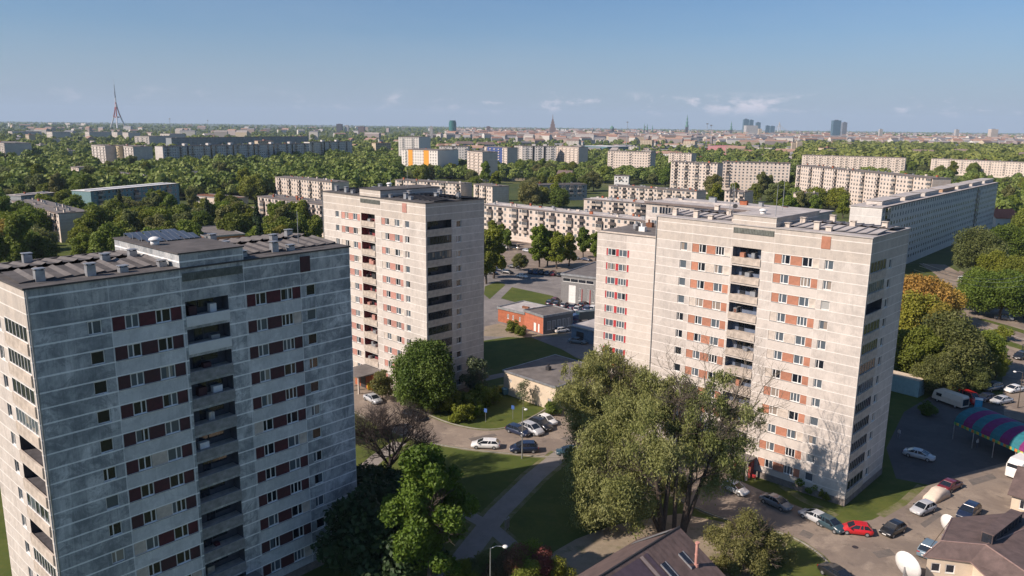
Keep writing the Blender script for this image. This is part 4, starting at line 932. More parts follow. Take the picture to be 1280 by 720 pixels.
pcar(655, 560, -12, .2, 'suv', 'navy', 'dark blue car by the lamp post, alone on the lower kerb')
pcar(713, 564, -13, 0, 'sedan', 'teal', 'dark teal saloon half in shadow under the willow, lower kerb')
pcar(648, 538, 13, 4.5, 'estate', 'navy', 'dark blue estate, first of the four cars parked slantwise by the garage')
pcar(665, 536.5, 12, 5, 'suv', 'silver', 'silver car, second of the four parked slantwise by the garage')
pcar(676, 531, 12, 5, 'suv', 'black', 'black car, third of the four parked slantwise by the garage')
pcar(684, 525, 12, 5, 'hatch', 'white', 'white car, last of the four parked slantwise by the garage')
pcar(517, 519, 11, 4, 'estate', 'black', 'black car on the drive behind the bare tree')
pcar(466, 498, 7, 3.5, 'sedan', 'silver', 'silver car near the yellow bin by the porch')
pcar(919, 610, 11, 5, 'hatch', 'white', 'white hatchback in front of the right tower entrance')
pcar(970, 627, 11, 5, 'sedan', 'grey', 'grey car in tree shade in front of the right tower')
pcar(1020, 646, -17, -8, 'sedan', 'silver', 'silver saloon at the lawn corner, behind the red hatchback')
pcar(1038, 655, 9, 4.5, 'hatch', 'teal', 'dark teal car squeezed between the silver saloon and the red hatchback')
pcar(1070, 661, -17, -2, 'hatch', 'red', 'bright red hatchback on the corner of the square')
pcar(1116, 661, -14, 7, 'hatch', 'black', 'black hatchback in front of the red one')
pcar(1154, 635, -10, 4, 'hatch', 'silver', 'silver hatchback between the black one and the sheeted car')
pcar(1188, 606, 10, -5, 'sedan', 'maroon', 'dark maroon saloon at the edge of the tower shadow')
pcar(1211, 640, -9, 7, 'suv', 'navy', 'dark blue car beside the brown hipped roof')
pcar(1163, 686, 10, -10, 'suv', 'sky', 'pale blue-grey car half hidden by the eaves of the hipped house')
pcar(1149, 568, 16, 4, 'sedan', 'silver', 'silver saloon in deep shadow behind the right tower')
pcar(1047, 718, 13, 8, 'sedan', 'black', 'black car cut off by the bottom edge')
pcar(1208, 498, 8, 3, 'van', 'red', 'red van beside the blue cabin at the market', cat='van', name='parked_van')
# a car under a pale dust sheet
p = at(1171, 618, .6); mb = MB(); prof = [(-2.2, .85, .55), (-1.9, .92, .85), (-1.1, .95, 1.05), (-.4, .9, 1.5), (.9, .9, 1.5), (1.7, .95, 1.15), (2.1, .9, .9), (2.25, .8, .5)]
mb.loft([[(x, -w_*1.04, .02), (x, -w_*.98, z*.6), (x, -w_*.75, z*.97), (x, 0, z), (x, w_*.75, z*.97), (x, w_*.98, z*.6), (x, w_*1.04, .02)] for x, w_, z in prof])
t = thing('sheeted_car', 'car under a cream dust sheet between the silver hatchback and the maroon saloon', 'car', (p.x, p.y, .012), R(35)); mb.build('dust_sheet', plain('dust_sheet', (.62, .52, .42), .9, var=.15), t, True)
for sx_ in (-1, 1):
    for sy in (-1, 1): put('wheel', CARS['sedan']['wheel'], t, (sx_*1.35, sy*.8, .32))
# cars behind: parking lots round the grey workshop and beyond
lot = [(616, 341, 7, 1, 'hatch', 'black', 'black car nearest the salmon tower in the upper car park'), (625, 337, 7, 1, 'estate', 'navy', 'dark estate second from the salmon tower in the upper car park'), (700, 343, 5, -3, 'hatch', 'black', 'black car at the right end of the long row behind the lawn'), (703, 319, 7, 1, 'hatch', 'silver', 'silver car in front of the poplar trunks'), (688, 317, 7, 1, 'hatch', 'maroon', 'dark red car in front of the poplar trunks'), (694, 375, 6, -3, 'hatch', 'maroon', 'dark red car at the top of the workshop yard'), (729, 380, 5, -3, 'estate', 'black', 'black estate under the grey workshop wall'), (713, 391, 9, 1, 'estate', 'navy', 'navy estate right of the white car in the workshop yard'), (1232, 497, -12, 2, 'hatch', 'navy', 'navy car behind the market tent, left of the silver one'), (1240, 484, -12, 2, 'suv', 'grey', 'grey car in the shade of the street corner trees'),
 (684, 386, -9, 1, 'sedan', 'sky', 'light blue car beside the brick office roof'), (688, 378, 6, -3, 'hatch', 'navy', 'dark car in the first row below the sloping lawn, left one'), (697, 380, 6, -3, 'suv', 'black', 'dark car in the first row below the sloping lawn, second one'),
 (706, 381, 6, -3, 'hatch', 'grey', 'dark grey car below the tall white door'), (716, 383, 5, -3.5, 'sedan', 'navy', 'navy car below the grey workshop front'), (722, 386, 5, -3.5, 'hatch', 'silver', 'silver car below the grey workshop front'), (735, 386, 5, -3, 'suv', 'blue', 'bright blue car next to the wing'), (742, 386, 5, -3, 'suv', 'white', 'white car squeezed against the wing'),
 (701, 389.5, 9, 1, 'sedan', 'white', 'white car in the middle of the workshop yard'), (707, 406, 7, -3, 'sedan', 'navy', 'navy car, first of three by the brick office side'), (714, 404.5, 7, -3, 'sedan', 'blue', 'blue car, second of three by the brick office side'), (721, 403, 7, -3, 'sedan', 'maroon', 'dark red car, third of three by the brick office side'), (702, 412.5, 8, -1, 'hatch', 'white', 'white hatchback at the corner of the brick office'),
 (722, 426, 8, 1, 'sedan', 'sky', 'light blue car in the wing shadow by the low shed'),
 (653, 345, 7, 1, 'hatch', 'white', 'white car in the row behind the sloping lawn'), (664, 339.5, 5, -3, 'hatch', 'navy', 'navy car in the long row behind the lawn, first'), (671, 340, 5, -3, 'suv', 'blue', 'blue car in the long row behind the lawn, second'), (678, 340.5, 5, -3, 'suv', 'black', 'black car in the long row behind the lawn, third'), (685, 341, 5, -3, 'hatch', 'grey', 'grey car in the long row behind the lawn, fourth'), (692, 342, 5, -3, 'suv', 'maroon', 'maroon car in the long row behind the lawn, fifth'),
 (630, 309, 8, 1, 'hatch', 'white', 'white car in the shade below the balcony block, left'), (644, 310, 8, 1, 'van', 'beige', 'beige van below the balcony block'), (659, 313, 8, 1, 'hatch', 'silver', 'silver car below the balcony block, right'), (718, 322, 7, 1, 'sedan', 'grey', 'grey car beyond the poplars, left'), (733, 324, 7, 1, 'sedan', 'navy', 'navy car beyond the poplars, right'),
 (642, 333, 8, 1, 'sedan', 'black', 'black car in front of the small round bush'), (634, 340, 8, 1, 'sedan', 'black', 'black car just left of the small round bush'),
 (1214, 379, 7, 1, 'estate', 'white', 'white estate by the chestnuts on the right'), (1199, 365, 7, -1, 'suv', 'grey', 'grey car half under the right-hand trees'), (1203, 348, 7, -2, 'hatch', 'white', 'white car where the street leaves the blue slab'),
 (1255, 397, 9, 1, 'sedan', 'grey', 'grey car under the tree beside the street'), (1276, 445, -9, 3, 'suv', 'black', 'black car at the right edge by the street'), (1252, 500, -12, 2, 'sedan', 'silver', 'silver car in the shade behind the market tent'), (1268, 486, -12, 2, 'sedan', 'white', 'white car in the shade, right edge'),
 (1262, 340, 9, -4, 'sedan', 'white', 'white car between the right-hand trees')]
for px, py, dx, dy, kd, col, lb in lot: pcar(px, py, dx, dy, kd, col, lb, full=py > 370)
# box truck
p = at(727, 396, 1.5); t = thing('box_truck', 'teal box truck parked in the workshop yard', 'truck', (p.x, p.y, .012), R(20))
mb = MB(); mb.box(-1.2, 4.2, -1.15, 1.15, .9, 3.1); mb.build('cargo_box', PAINT['teal'], t)
mb = MB(); mb.loft([[(-3.1, -1.05, .5), (-3.1, 1.05, .5), (-3.1, 1.05, 1.4), (-3.1, -1.05, 1.4)], [(-2.7, -1.05, .5), (-2.7, 1.05, .5), (-2.7, .98, 2.3), (-2.7, -.98, 2.3)], [(-1.3, -1.05, .5), (-1.3, 1.05, .5), (-1.3, .98, 2.4), (-1.3, -.98, 2.4)]]); mb.build('cab', PAINT['blue'], t)
mb = MB(); mb.box(-2.98, -2.86, -.9, .9, 1.45, 2.15); mb.build('windscreen', CG, t)
for x in (-2.3, 2.8):
    for y in (-.95, .95): put('wheel', CARS['van']['wheel'], t, (x, y, .34), 0, 1.2)
# white motor coach at the right edge
p = at(1283, 580, 1.4); t = thing('coach', 'white coach cut off by the right edge of the square', 'bus', (p.x, p.y, .012), R(35))
mb = MB(); mb.loft([[(x, -w_, .4), (x, -w_, z*.8), (x, -w_*.85, z), (x, w_*.85, z), (x, w_, z*.8), (x, w_, .4)] for x, w_, z in ((-4.6, .95, 1.6), (-4.2, 1.15, 2.6), (-3.4, 1.2, 3.0), (4.4, 1.2, 3.0), (4.6, 1.1, 2.8))]); mb.build('body', WHITE, t, False)
mb = MB()
for sy in (-1, 1): mb.box(-3.4, 4.0, sy*1.21-.02, sy*1.21+.02, 1.6, 2.4)
mb.box(-4.5, -4.35, -.9, .9, 1.3, 2.4); mb.build('windows', CG, t)
for x in (-3., 2.6):
    for y in (-1.1, 1.1): put('wheel', CARS['van']['wheel'], t, (x, y, .45), 0, 1.4)
# white camper trailer near the market
p = at(1188, 498, 1.2); a_ = at(1175, 494); b_ = at(1204, 504); v = b_-a_; t = thing('caravan', 'cream camper van parked end-on between the container and the market stall', 'camper van', (p.x, p.y, .012), math.atan2(v.y, v.x))
mb = MB(); mb.loft([[(x, -w_, .5), (x, -w_*1.02, z*.6), (x, -w_*.8, z), (x, w_*.8, z), (x, w_*1.02, z*.6), (x, w_, .5)] for x, w_, z in ((-3.2, .9, 1.3), (-2.9, 1.05, 2.1), (-2.2, 1.1, 2.5), (2.9, 1.1, 2.5), (3.1, 1.05, 2.3))]); mb.build('body', plain('camper_cream', (.66, .55, .44), .5, var=.1), t)
mb = MB(); mb.box(-2.2, -1.1, -1.15, -1.08, 1.3, 1.9); mb.box(3.06, 3.14, -.8, .8, .8, 2.0); mb.build('windows', CG, t)
for x in (-1.9, 1.8):
    for y in (-.95, .95): put('wheel', CARS['van']['wheel'], t, (x, y, .34))
# cargo container
c0 = at(1096, 484, 0); c1 = at(1147, 497, 0); v = (c1-c0); t = thing('shipping_container', 'pale blue container with a cream top beside the right tower', 'container', (c0.x, c0.y, .01), math.atan2(v.y, v.x)); Lc = v.length
mb = MB(); mb.box(0, Lc, 0, 3, 0, 3.3, 0); mb.box(-.05, Lc+.05, -.05, 3.05, 3.3, 3.42, 1)
for q in range(int(Lc/.45)): mb.box(q*.45+.1, q*.45+.3, -.06, 0, .2, 3.2, 0)
mb.build('body', [plain('container_blue', (.32, .46, .47), .6, var=.15), plain('container_top', (.60, .50, .38), .8)], t)
mb = MB(); 
for q in (.2, .9, 1.6, 2.3): mb.cyl((Lc+.08, q+.2, .2), (Lc+.08, q+.2, 3.1), .04, .04, 6)
mb.build('door_bars', METAL, t)
keep(c0, v, (-3*math.sin(math.atan2(v.y,v.x)), 3*math.cos(math.atan2(v.y,v.x))))
# blue portable toilet
p = at(1222, 513, 0); t = thing('portable_toilet', 'bright blue cabin beside the red van, behind the striped market tent', 'portable toilet', (p.x, p.y, 0), R(-30))
mb = MB(); mb.box(-.6, .6, -.6, .6, 0, 2.2); mb.build('body', plain('toilet_blue', (.03, .30, .50), .5), t); mb = MB(); mb.box(-.66, .66, -.66, .66, 2.2, 2.3); mb.dome((0, 0, 2.28), .6, .18, 12, 4); mb.build('roof', WHITE, t); mb = MB(); mb.box(-.4, .4, -.64, -.6, .1, 2.0); mb.build('door', plain('toilet_door', (.05, .38, .58), .5), t)
# striped barrel-vaulted market tent
def tent():
    A = at(1194, 520, 4.2); B = at(1300, 566, 4.2); d = B-A; d.z = 0; L = d.length; rz = math.atan2(d.y, d.x); Wd = 8; A.z = 0
    t = thing('market_tent', 'market tent with a barrel roof in turquoise and magenta stripes', 'market tent', A, rz); n = 10; st = 9
    cols = [plain('canvas_turquoise', (.015, .15, .18), .75), plain('canvas_magenta', (.17, .012, .115), .75), plain('canvas_navy', (.03, .06, .16), .75)]  # stripe colours darkened to hold the tower's shadow over the canopy
    mb = MB()
    for s_ in range(st):
        x0, x1 = L*s_/st, L*(s_+1)/st
        for q in range(n):
            a, b = math.pi*q/n, math.pi*(q+1)/n; y = lambda a_: Wd/2-Wd/2*math.cos(a_); z = lambda a_: 3.2+2.2*math.sin(a_)
            for dz in (0, .05): mb.face([(x0, y(a), z(a)+dz), (x1, y(a), z(a)+dz), (x1, y(b), z(b)+dz), (x0, y(b), z(b)+dz)], (0, 1)[s_ % 2])
    for x in (0, L): mb.face([(x, Wd/2-Wd/2*math.cos(math.pi*q/n), 3.2+2.2*math.sin(math.pi*q/n)) for q in range(n+1)], 2)
    mb.build('canopy', cols, t)
    mb = MB(); vc = [(0, 2), (1, 3)]
    for q in range(int(L/.5)): mb.box(q*.5, q*.5+.45, -.05, 0, 2.75, 3.2, q % 4)
    mb.build('valance', [plain('v_green', (.1, .35, .12)), plain('v_yellow', (.55, .42, .05)), plain('v_teal', (.03, .3, .3)), plain('v_orange', (.55, .2, .03))], t)
    for q in range(5):
        for y in (.1, Wd-.1): m2 = MB(); m2.cyl((L*q/4, y, 0), (L*q/4, y, 3.2), .07, .07, 6); m2.build('post', METAL, t)
    keep(A, d, (-Wd*math.sin(rz), Wd*math.cos(rz)))
tent()
# ------------------------------------------------------------------ street lamps, poles, bins, signs
def lamp(px, py, h, label, arm=None, wood=False, double=False, z=0):
    p = at(px, py); t = thing('street_lamp', label, 'street lamp', (p.x, p.y, 0)); mb = MB(); mb.cyl((0,0,0), (0,0,h*.25), .12, .10, 8); mb.cyl((0,0,h*.25), (0,0,h), .08, .05, 8); mb.build('pole', BARK if wood else METAL, t)
    ax_ = arm or (1, 0); mb = MB(); mb.cyl((0,0,h-.05), (ax_[0]*.6, ax_[1]*.6, h+.25), .04, .035, 6); mb.cyl((ax_[0]*.6, ax_[1]*.6, h+.25), (ax_[0]*1.3, ax_[1]*1.3, h+.2), .035, .03, 6); mb.build('arm', METAL, t)
    mb = MB(); c = (ax_[0]*1.55, ax_[1]*1.55, h+.18); mb.dome((c[0], c[1], c[2]), .3, .16, 12, 4); mb.cyl((c[0], c[1], c[2]-.1), (c[0], c[1], c[2]), .22, .3, 12); mb.build('lamp_head', WHITE, t, True); return t
# the nearest lamp, whose head shows at the bottom edge
pl = at(613, 684, 8.3); t = lamp(0, 600, 8.2, 'single street lamp with white head, bottom centre in front of the shrubs'); t.location = (pl.x, pl.y, 0)
lamp(652.5, 573, 8.5, 'tall lamp post on the lawn kerb right of the dark blue car', (.3, -.9))
lamp(1272, 510, 7, 'wooden lamp post beyond the market tent', (-1, 0), True)
def signpost(px, py, label, h=2.6):
    p = at(px, py); t = thing('sign_post', label, 'sign', (p.x, p.y, 0), R(-30)); mb = MB(); mb.cyl((0,0,0), (0,0,h), .04, .04, 6); mb.build('pole', METAL, t); mb = MB(); mb.box(-.3, .3, -.05, -.02, h-.7, h); mb.build('plate', plain('sign_blue', (.05, .12, .35), .5), t)
signpost(607, 528, 'blue parking sign on the grass left of the small bush'); signpost(641, 524, 'blue parking sign on the grass in front of the garage')
signpost(1265, 593, 'slim sign post in the square near the coach', 3)
def bin_(px, py, col, label, s_=1.):
    p = at(px, py); t = thing('recycling_bin', label, 'bin', (p.x, p.y, 0), R(20)); mb = MB(); mb.loft([[(-.5,-.45,.12), (.5,-.45,.12), (.5,.45,.12), (-.5,.45,.12)], [(-.62,-.55,1.15), (.62,-.55,1.15), (.62,.55,1.15), (-.62,.55,1.15)]]); mb.build('body', col, t)
    mb = MB(); mb.loft([[(-.66,-.6,1.15), (.66,-.6,1.15), (.66,.6,1.15), (-.66,.6,1.15)], [(-.5,-.2,1.4), (.5,-.2,1.4), (.5,.4,1.38), (-.5,.4,1.38)]]); mb.build('lid', col, t)
    for x in (-.45, .45):
        for y in (-.35, .35): m2 = MB(); m2.cyl((x, y-.04, .08), (x, y+.04, .08), .08, .08, 8); m2.build('wheel', TYRE, t)
YB = plain('bin_yellow', (.55, .36, .02), .5)
bin_(463, 487, YB, 'yellow bin under the porch of the salmon tower'); bin_(627, 490, YB, 'yellow bin at the left corner of the cream garage'); bin_(632, 493, plain('bin_teal', (.12, .25, .28), .5), 'teal bin beside the yellow one at the garage corner'); bin_(471, 490, plain('bin_pale', (.5, .45, .4), .5), 'pale bin right of the yellow bin by the porch'); bin_(475, 493, plain('bin_dark', (.05, .05, .05), .5), 'dark bin by the porch of the salmon tower')
p = at(1069, 684); mb = MB(); mb.cyl((p.x, p.y, .0), (p.x, p.y, .03), .38, .38, 16); o = mb.build('manhole_cover', DARKM); tag(o, 'round iron manhole cover in the sandy road surface', 'manhole cover')
def board(px, py, W_, H_, col, label, rz, name, cat):
    p = at(px, py); t = thing(name, label, cat, (p.x, p.y, 0), rz); mb = MB(); mb.box(-W_/2, W_/2, -.04, .04, .4, .4+H_); mb.build('board', col, t)
    for x in (-W_/2+.1, W_/2-.1): m2 = MB(); m2.cyl((x, .08, 0), (x, .08, .5+H_), .04, .04, 6); m2.build('post', METAL, t)
board(634, 664, 1.0, 1.4, METAL, 'pale notice board standing in the shadow beside the crossing paths', R(60), 'notice_board', 'notice board')
board(941, 600, .8, .5, RED, 'little red sign on the sand in front of the tower entrance', R(-40), 'small_sign', 'sign')
# a few people on the right
def person(px, py, label, top, trousers, rz=0, h=1.74):
    p = at(px, py); sk = [(0,0,.98), (0,0,1.2), (0,0,1.45), (0,0,1.54), (0,.0,1.68), (.1,0,.92), (.12,.05,.5), (.13,0,.06), (.13,-.14,.04), (-.1,0,.92), (-.12,-.1,.5), (-.13,.05,.06), (-.13,-.1,.04), (.2,0,1.42), (.26,.03,1.15), (.27,-.06,.9), (-.2,0,1.42), (-.26,.05,1.15), (-.27,-.03,.9)]
    ed = [(0,1),(1,2),(2,3),(3,4),(0,5),(5,6),(6,7),(7,8),(0,9),(9,10),(10,11),(11,12),(2,13),(13,14),(14,15),(2,16),(16,17),(17,18)]
    rad = [.15,.14,.16,.06,.11,.1,.065,.05,.04,.1,.065,.05,.04,.07,.05,.04,.07,.05,.04]
    me = bpy.data.meshes.new('person'); me.from_pydata(sk, ed, []); me.update(); o = put('person', me, None, (p.x, p.y, .02), rz); sm = o.modifiers.new('skin', 'SKIN')
    for i, r_ in enumerate(rad): me.skin_vertices[0].data[i].radius = (r_, r_*.8)
    me.skin_vertices[0].data[0].use_root = True; o.modifiers.new('sub', 'SUBSURF').levels = 1
    m, nt_, b = newmat('clothes'); k2 = N(nt_); tc = k2.n('ShaderNodeTexCoord'); sp = k2.n('ShaderNodeSeparateXYZ'); k2.l(tc.outputs['Object'], sp.inputs[0])
    c1 = k2.mix(k2.math('GREATER_THAN', sp.outputs[2], .95), trousers, top); c2 = k2.mix(k2.math('GREATER_THAN', sp.outputs[2], 1.52), c1, (.45, .28, .2)); c2 = k2.mix(k2.math('GREATER_THAN', sp.outputs[2], 1.74), c2, (.05, .03, .02)); k2.l(c2, b.inputs['Base Color']); me.materials.append(m)
    tag(o, label, 'person')
person(1250, 432, 'person in dark clothes walking on the pavement beside the street', (.03, .03, .04), (.03, .03, .05)); person(1278, 437, 'person in black at the right edge above the parked black car', (.02, .02, .02), (.02, .02, .03), 1.)
person(1221, 560, 'person in a pale top standing under the edge of the market tent', (.5, .5, .5), (.05, .06, .1), .5)
person(1123, 548, 'person in light clothes standing in the dark yard behind the right tower', (.45, .45, .45), (.2, .2, .22), 2)
#PART5
# ------------------------------------------------------------------ foliage
def leaf_mesh(name, lobes, n, leaf, mat, seed, shell=.45, droop=0., aspect=1.6, up=.25, tintvar=.35, flat=1.):
    """many leaf-sized quads through the volume of a set of ellipsoid lobes (cx,cy,cz,rx,ry,rz)"""
    r = np.random.RandomState(seed); lb = np.array(lobes, float); vol = lb[:,3]*lb[:,4]*lb[:,5]; wq = vol**.75; wq /= wq.sum()
    idx = r.choice(len(lb), n, p=wq); d = r.normal(size=(n, 3)); d /= np.linalg.norm(d, axis=1)[:,None]
    rad = (shell+(1-shell)*r.rand(n)**.6)*(1+(.16 if not droop else .42)*r.normal(size=n)*.5); L = lb[idx]
    # clumps: jitter many leaves about common twig ends
    nc = max(8, n//14); cd = r.normal(size=(nc, 3)); cd /= np.linalg.norm(cd, axis=1)[:,None]; cid = r.randint(0, nc, n)
    use = r.rand(n) < .65; d[use] = d[use]*.32+cd[cid[use]]; d /= np.linalg.norm(d, axis=1)[:,None]
    P = L[:,:3]+d*L[:,3:]*rad[:,None]
    if droop: P[:,2] -= droop*r.rand(n)*np.maximum(0, rad)
    nrm = d*.7+r.normal(size=(n,3))*.75; nrm[:,2] += up; nrm /= np.linalg.norm(nrm, axis=1)[:,None]
    a = np.cross(nrm, r.normal(size=(n,3))) 
    if droop: a = a*.5+np.array([0,0,-1.]); a -= nrm*(a*nrm).sum(1)[:,None]
    a /= np.linalg.norm(a, axis=1)[:,None]; b = np.cross(nrm, a)
    s = leaf*(.55+.9*r.rand(n)); a *= (s*aspect/2)[:,None]; b *= (s/2)[:,None]
    q = np.stack([P-a, P+b*1.0-a*.1, P+a, P-b*1.0-a*.1], 1).reshape(-1, 3)
    me = bpy.data.meshes.new(name); me.vertices.add(4*n); me.vertices.foreach_set('co', q.ravel().astype(np.float32))
    me.loops.add(4*n); me.loops.foreach_set('vertex_index', np.arange(4*n, dtype=np.int32)); me.polygons.add(n)
    me.polygons.foreach_set('loop_start', np.arange(0, 4*n, 4, dtype=np.int32))
    t = me.attributes.new('tint', 'FLOAT', 'FACE'); tv = np.clip(.5+tintvar*(r.rand(n)-.5)+.5*(r.rand(len(lb))[idx]-.5)+.25*(r.rand(nc)[cid]-.5), 0, 1); t.data.foreach_set('value', tv.astype(np.float32))
    me.materials.append(mat); me.update(calc_edges=True); return me
def lobes_round(r, n, H, Rr, base=.28, jitter=.5):
    out = [(0, 0, H*(base+(1-base)*.5), Rr*.62, Rr*.62, H*(1-base)*.42)]
    for i in range(n):
        t = (i+.5)/n; ph = i*2.399+r.rand()*.7; z = base+(1-base)*(.12+.8*t); prof = math.sin(math.pi*min(1, max(.0, .18+.80*t)))**.6
        rr = Rr*prof*(.55+.3*r.rand()); s_ = Rr*(.30+.2*r.rand()); out.append((rr*math.cos(ph), rr*math.sin(ph), H*z, s_, s_, s_*(.75+.3*r.rand())))
    return out
def trunk_mesh(H, r0, seed, mat, branches=6, base=.28, spread=.28):
    r = random.Random(seed); mb = MB(); top = H*.8; p = Vector((0,0,-.3)); n = 5; prev = r0
    for i in range(n):
        q = Vector((r.uniform(-.02,.02)*H, r.uniform(-.02,.02)*H, top*(i+1)/n)); rr = r0*(1-.85*(i+1)/n); mb.cyl(p, q, prev, rr, 7, caps=False); p = q; prev = rr
    for i in range(branches):
        z = H*(base+.45*i/branches); a = i*2.4+r.random(); l = H*spread*(1.1-.5*i/branches); p0 = Vector((0,0,z)); p1 = Vector((math.cos(a)*l*.5, math.sin(a)*l*.5, z+l*.45)); p2 = Vector((math.cos(a)*l, math.sin(a)*l, z+l*.8))
        mb.cyl(p0, p1, r0*.35, r0*.2, 5, caps=False); mb.cyl(p1, p2, r0*.2, r0*.06, 5, caps=False)
    return mb.mesh('trunk', [mat], True)
LG = leafmat('leaf_green', (.110,.148,.020), (.170,.215,.030), (.240,.275,.054), rand=.7, trans=.35)
LB = leafmat('leaf_bright', (.125,.165,.016), (.185,.230,.026), (.250,.285,.045), rand=.4, trans=.35)
LO = leafmat('leaf_olive', (.13,.145,.045), (.185,.20,.065), (.25,.26,.10), rand=.4, trans=.35)
LW = leafmat('leaf_willow', (.17,.185,.055), (.245,.255,.085), (.33,.33,.14), rand=.0, trans=.35)
LY = leafmat('leaf_yellow', (.15,.15,.02), (.23,.22,.03), (.31,.29,.05), rand=.2)
LR = leafmat('leaf_rust', (.28,.17,.035), (.38,.24,.05), (.46,.32,.08), rand=.2)
LP = leafmat('leaf_purple', (.12,.045,.035), (.20,.075,.05), (.28,.13,.075), rand=.1)
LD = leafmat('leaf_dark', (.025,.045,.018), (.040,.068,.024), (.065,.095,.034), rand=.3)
protos = []
def proto(kind, i, mat, n=7500, leaf=.37):
    r = np.random.RandomState(100+i)
    if kind == 'round': H, Rr, base, nl = 10, 4.3, .16, 13
    elif kind == 'tall': H, Rr, base, nl = 13, 3.0, .12, 12
    elif kind == 'wide': H, Rr, base, nl = 9, 5.2, .2, 16
    elif kind == 'spruce': H, Rr, base, nl = 13, 2.3, .08, 0
    elif kind == 'bush': H, Rr, base, nl = 2.6, 1.7, .0, 7
    if kind == 'spruce': L = [(0, 0, H*(.12+.09*q), Rr*(1-q/10.5), Rr*(1-q/10.5), .9) for q in range(10)]
    else: L = lobes_round(r, nl, H, Rr, base)
    cm = leaf_mesh('crown', L, n, leaf, mat, 200+i, up=.35); tm = trunk_mesh(H, .3 if kind != 'bush' else .08, i, BARK, 6, base, .25)
    return kind, cm, tm
PR = dict(round=[proto('round', 1, LG), proto('round', 2, LG), proto('round', 3, LB), proto('round', 4, LO)], tall=[proto('tall', 5, LG), proto('tall', 6, LB), proto('tall', 7, LO)],
          wide=[proto('wide', 8, LG), proto('wide', 9, LO), proto('wide', 16, LB)], spruce=[proto('spruce', 10, LD)], bush=[proto('bush', 11, LG, 2200, .17), proto('bush', 12, LB, 2200, .17)],
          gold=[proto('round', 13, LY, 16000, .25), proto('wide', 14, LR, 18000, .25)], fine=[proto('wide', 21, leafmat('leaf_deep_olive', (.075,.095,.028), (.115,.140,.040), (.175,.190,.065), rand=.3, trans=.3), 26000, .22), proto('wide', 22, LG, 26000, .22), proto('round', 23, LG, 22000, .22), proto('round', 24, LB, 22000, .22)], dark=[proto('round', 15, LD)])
PINE = {}
def tree(p, pr, s, label, group=None, name='tree', zs=1., cat='tree'):
    t = thing(name, label, cat, (p[0], p[1], 0), rnd.uniform(0, 6.28), group, (s, s, s*zs))
    put('crown', pr[1], t); put('trunk', pr[2], t); return t
placed = []
def scatter(poly, count, kinds, smin, smax, label, group, gap=4.5, name='deciduous_tree', world=False, zs=1.):
    xs = [q[0] for q in poly]; ys = [q[1] for q in poly]; got = 0; tries = 0
    while got < count and tries < count*60:
        tries += 1; x, y = rnd.uniform(min(xs), max(xs)), rnd.uniform(min(ys), max(ys))
        if not inpoly(x, y, poly): continue
        p = Vector((x, y, 0)) if world else at(x, y)
        if not free(p): continue
        s = rnd.uniform(smin, smax)
        if any((p.x-q[0])**2+(p.y-q[1])**2 < (gap*(s+q[2])*.5)**2 for q in placed): continue
        placed.append((p.x, p.y, s)); kd = rnd.choices([k_ for k_, _ in kinds], [w_ for _, w_ in kinds])[0]; pr = rnd.choice(PR[kd])
        nm = 'spruce_tree' if kd == 'spruce' else name; lb = label if kd != 'spruce' else label.replace('leafy green', 'dark pointed')
        tree(p, pr, s, lb, group if kd != 'spruce' else group+', spruces', nm, zs); got += 1
    return got
MIX = [('round', 5), ('tall', 3), ('wide', 3)]
cnt = 0
cnt += scatter([(-25, 256), (120, 268), (230, 262), (330, 275), (404, 292), (404, 335), (200, 335), (-25, 345)], 118, MIX+[('spruce', .5), ('gold', .3)], .95, 1.6, 'leafy green tree in the wood behind the nearest tower', 'trees behind the nearest tower')
cnt += scatter([(-25, 203), (110, 216), (200, 222), (300, 219), (435, 214), (495, 214), (495, 236), (420, 236), (340, 225), (322, 262), (230, 255), (115, 262), (-25, 255)], 92, MIX+[('spruce', .3)], 1.15, 1.85, 'leafy green tree in the woods below the long shaded row', 'trees of the left middle distance')
cnt += scatter([(440, 205), (560, 218), (650, 214), (760, 216), (860, 228), (870, 236), (760, 234), (735, 262), (640, 264), (606, 262), (590, 236), (500, 228), (440, 238)], 52, MIX, 1.0, 1.7, 'leafy green tree among the low blocks in the centre', 'trees among the centre blocks')
cnt += scatter([(872, 228), (1070, 245), (1060, 288), (940, 275), (875, 262)], 22, MIX, 1.1, 1.7, 'leafy green tree in front of the long white stepped block', 'trees in front of the stepped white block')
cnt += scatter([(1125, 212), (1290, 222), (1290, 290), (1250, 262), (1185, 232)], 18, MIX, 1.1, 1.6, 'leafy green tree beyond the blue shaded slab', 'trees beyond the blue slab')
cnt += scatter([(605, 302), (690, 302), (690, 322), (605, 318)], 5, [('tall', 1)], .65, .85, 'slim young tree standing right in front of the balcony block', 'young trees before the balcony block', gap=3)
cnt += scatter([(-46, 118), (-22, 108), (-46, 150), (-60, 205), (-20, 235), (-75, 240), (-110, 190), (-95, 130)], 20, MIX, .9, 1.3, 'leafy green tree on the lawn between the nearest tower and the salmon tower', 'trees on the lawn behind the nearest tower', world=True)
def pt(x, y, kind, i, s, label, name='deciduous_tree', zs=1., group=None):
    p = at(x, y); placed.append((p.x, p.y, s)); return tree(p, PR[kind][i], s, label, group, name, zs)
pt(617, 348, 'tall', 1, 1.45, 'tall green tree touching the right edge of the salmon tower'); pt(608, 355, 'tall', 0, 1.3, 'darker tree half hidden by the right edge of the salmon tower')
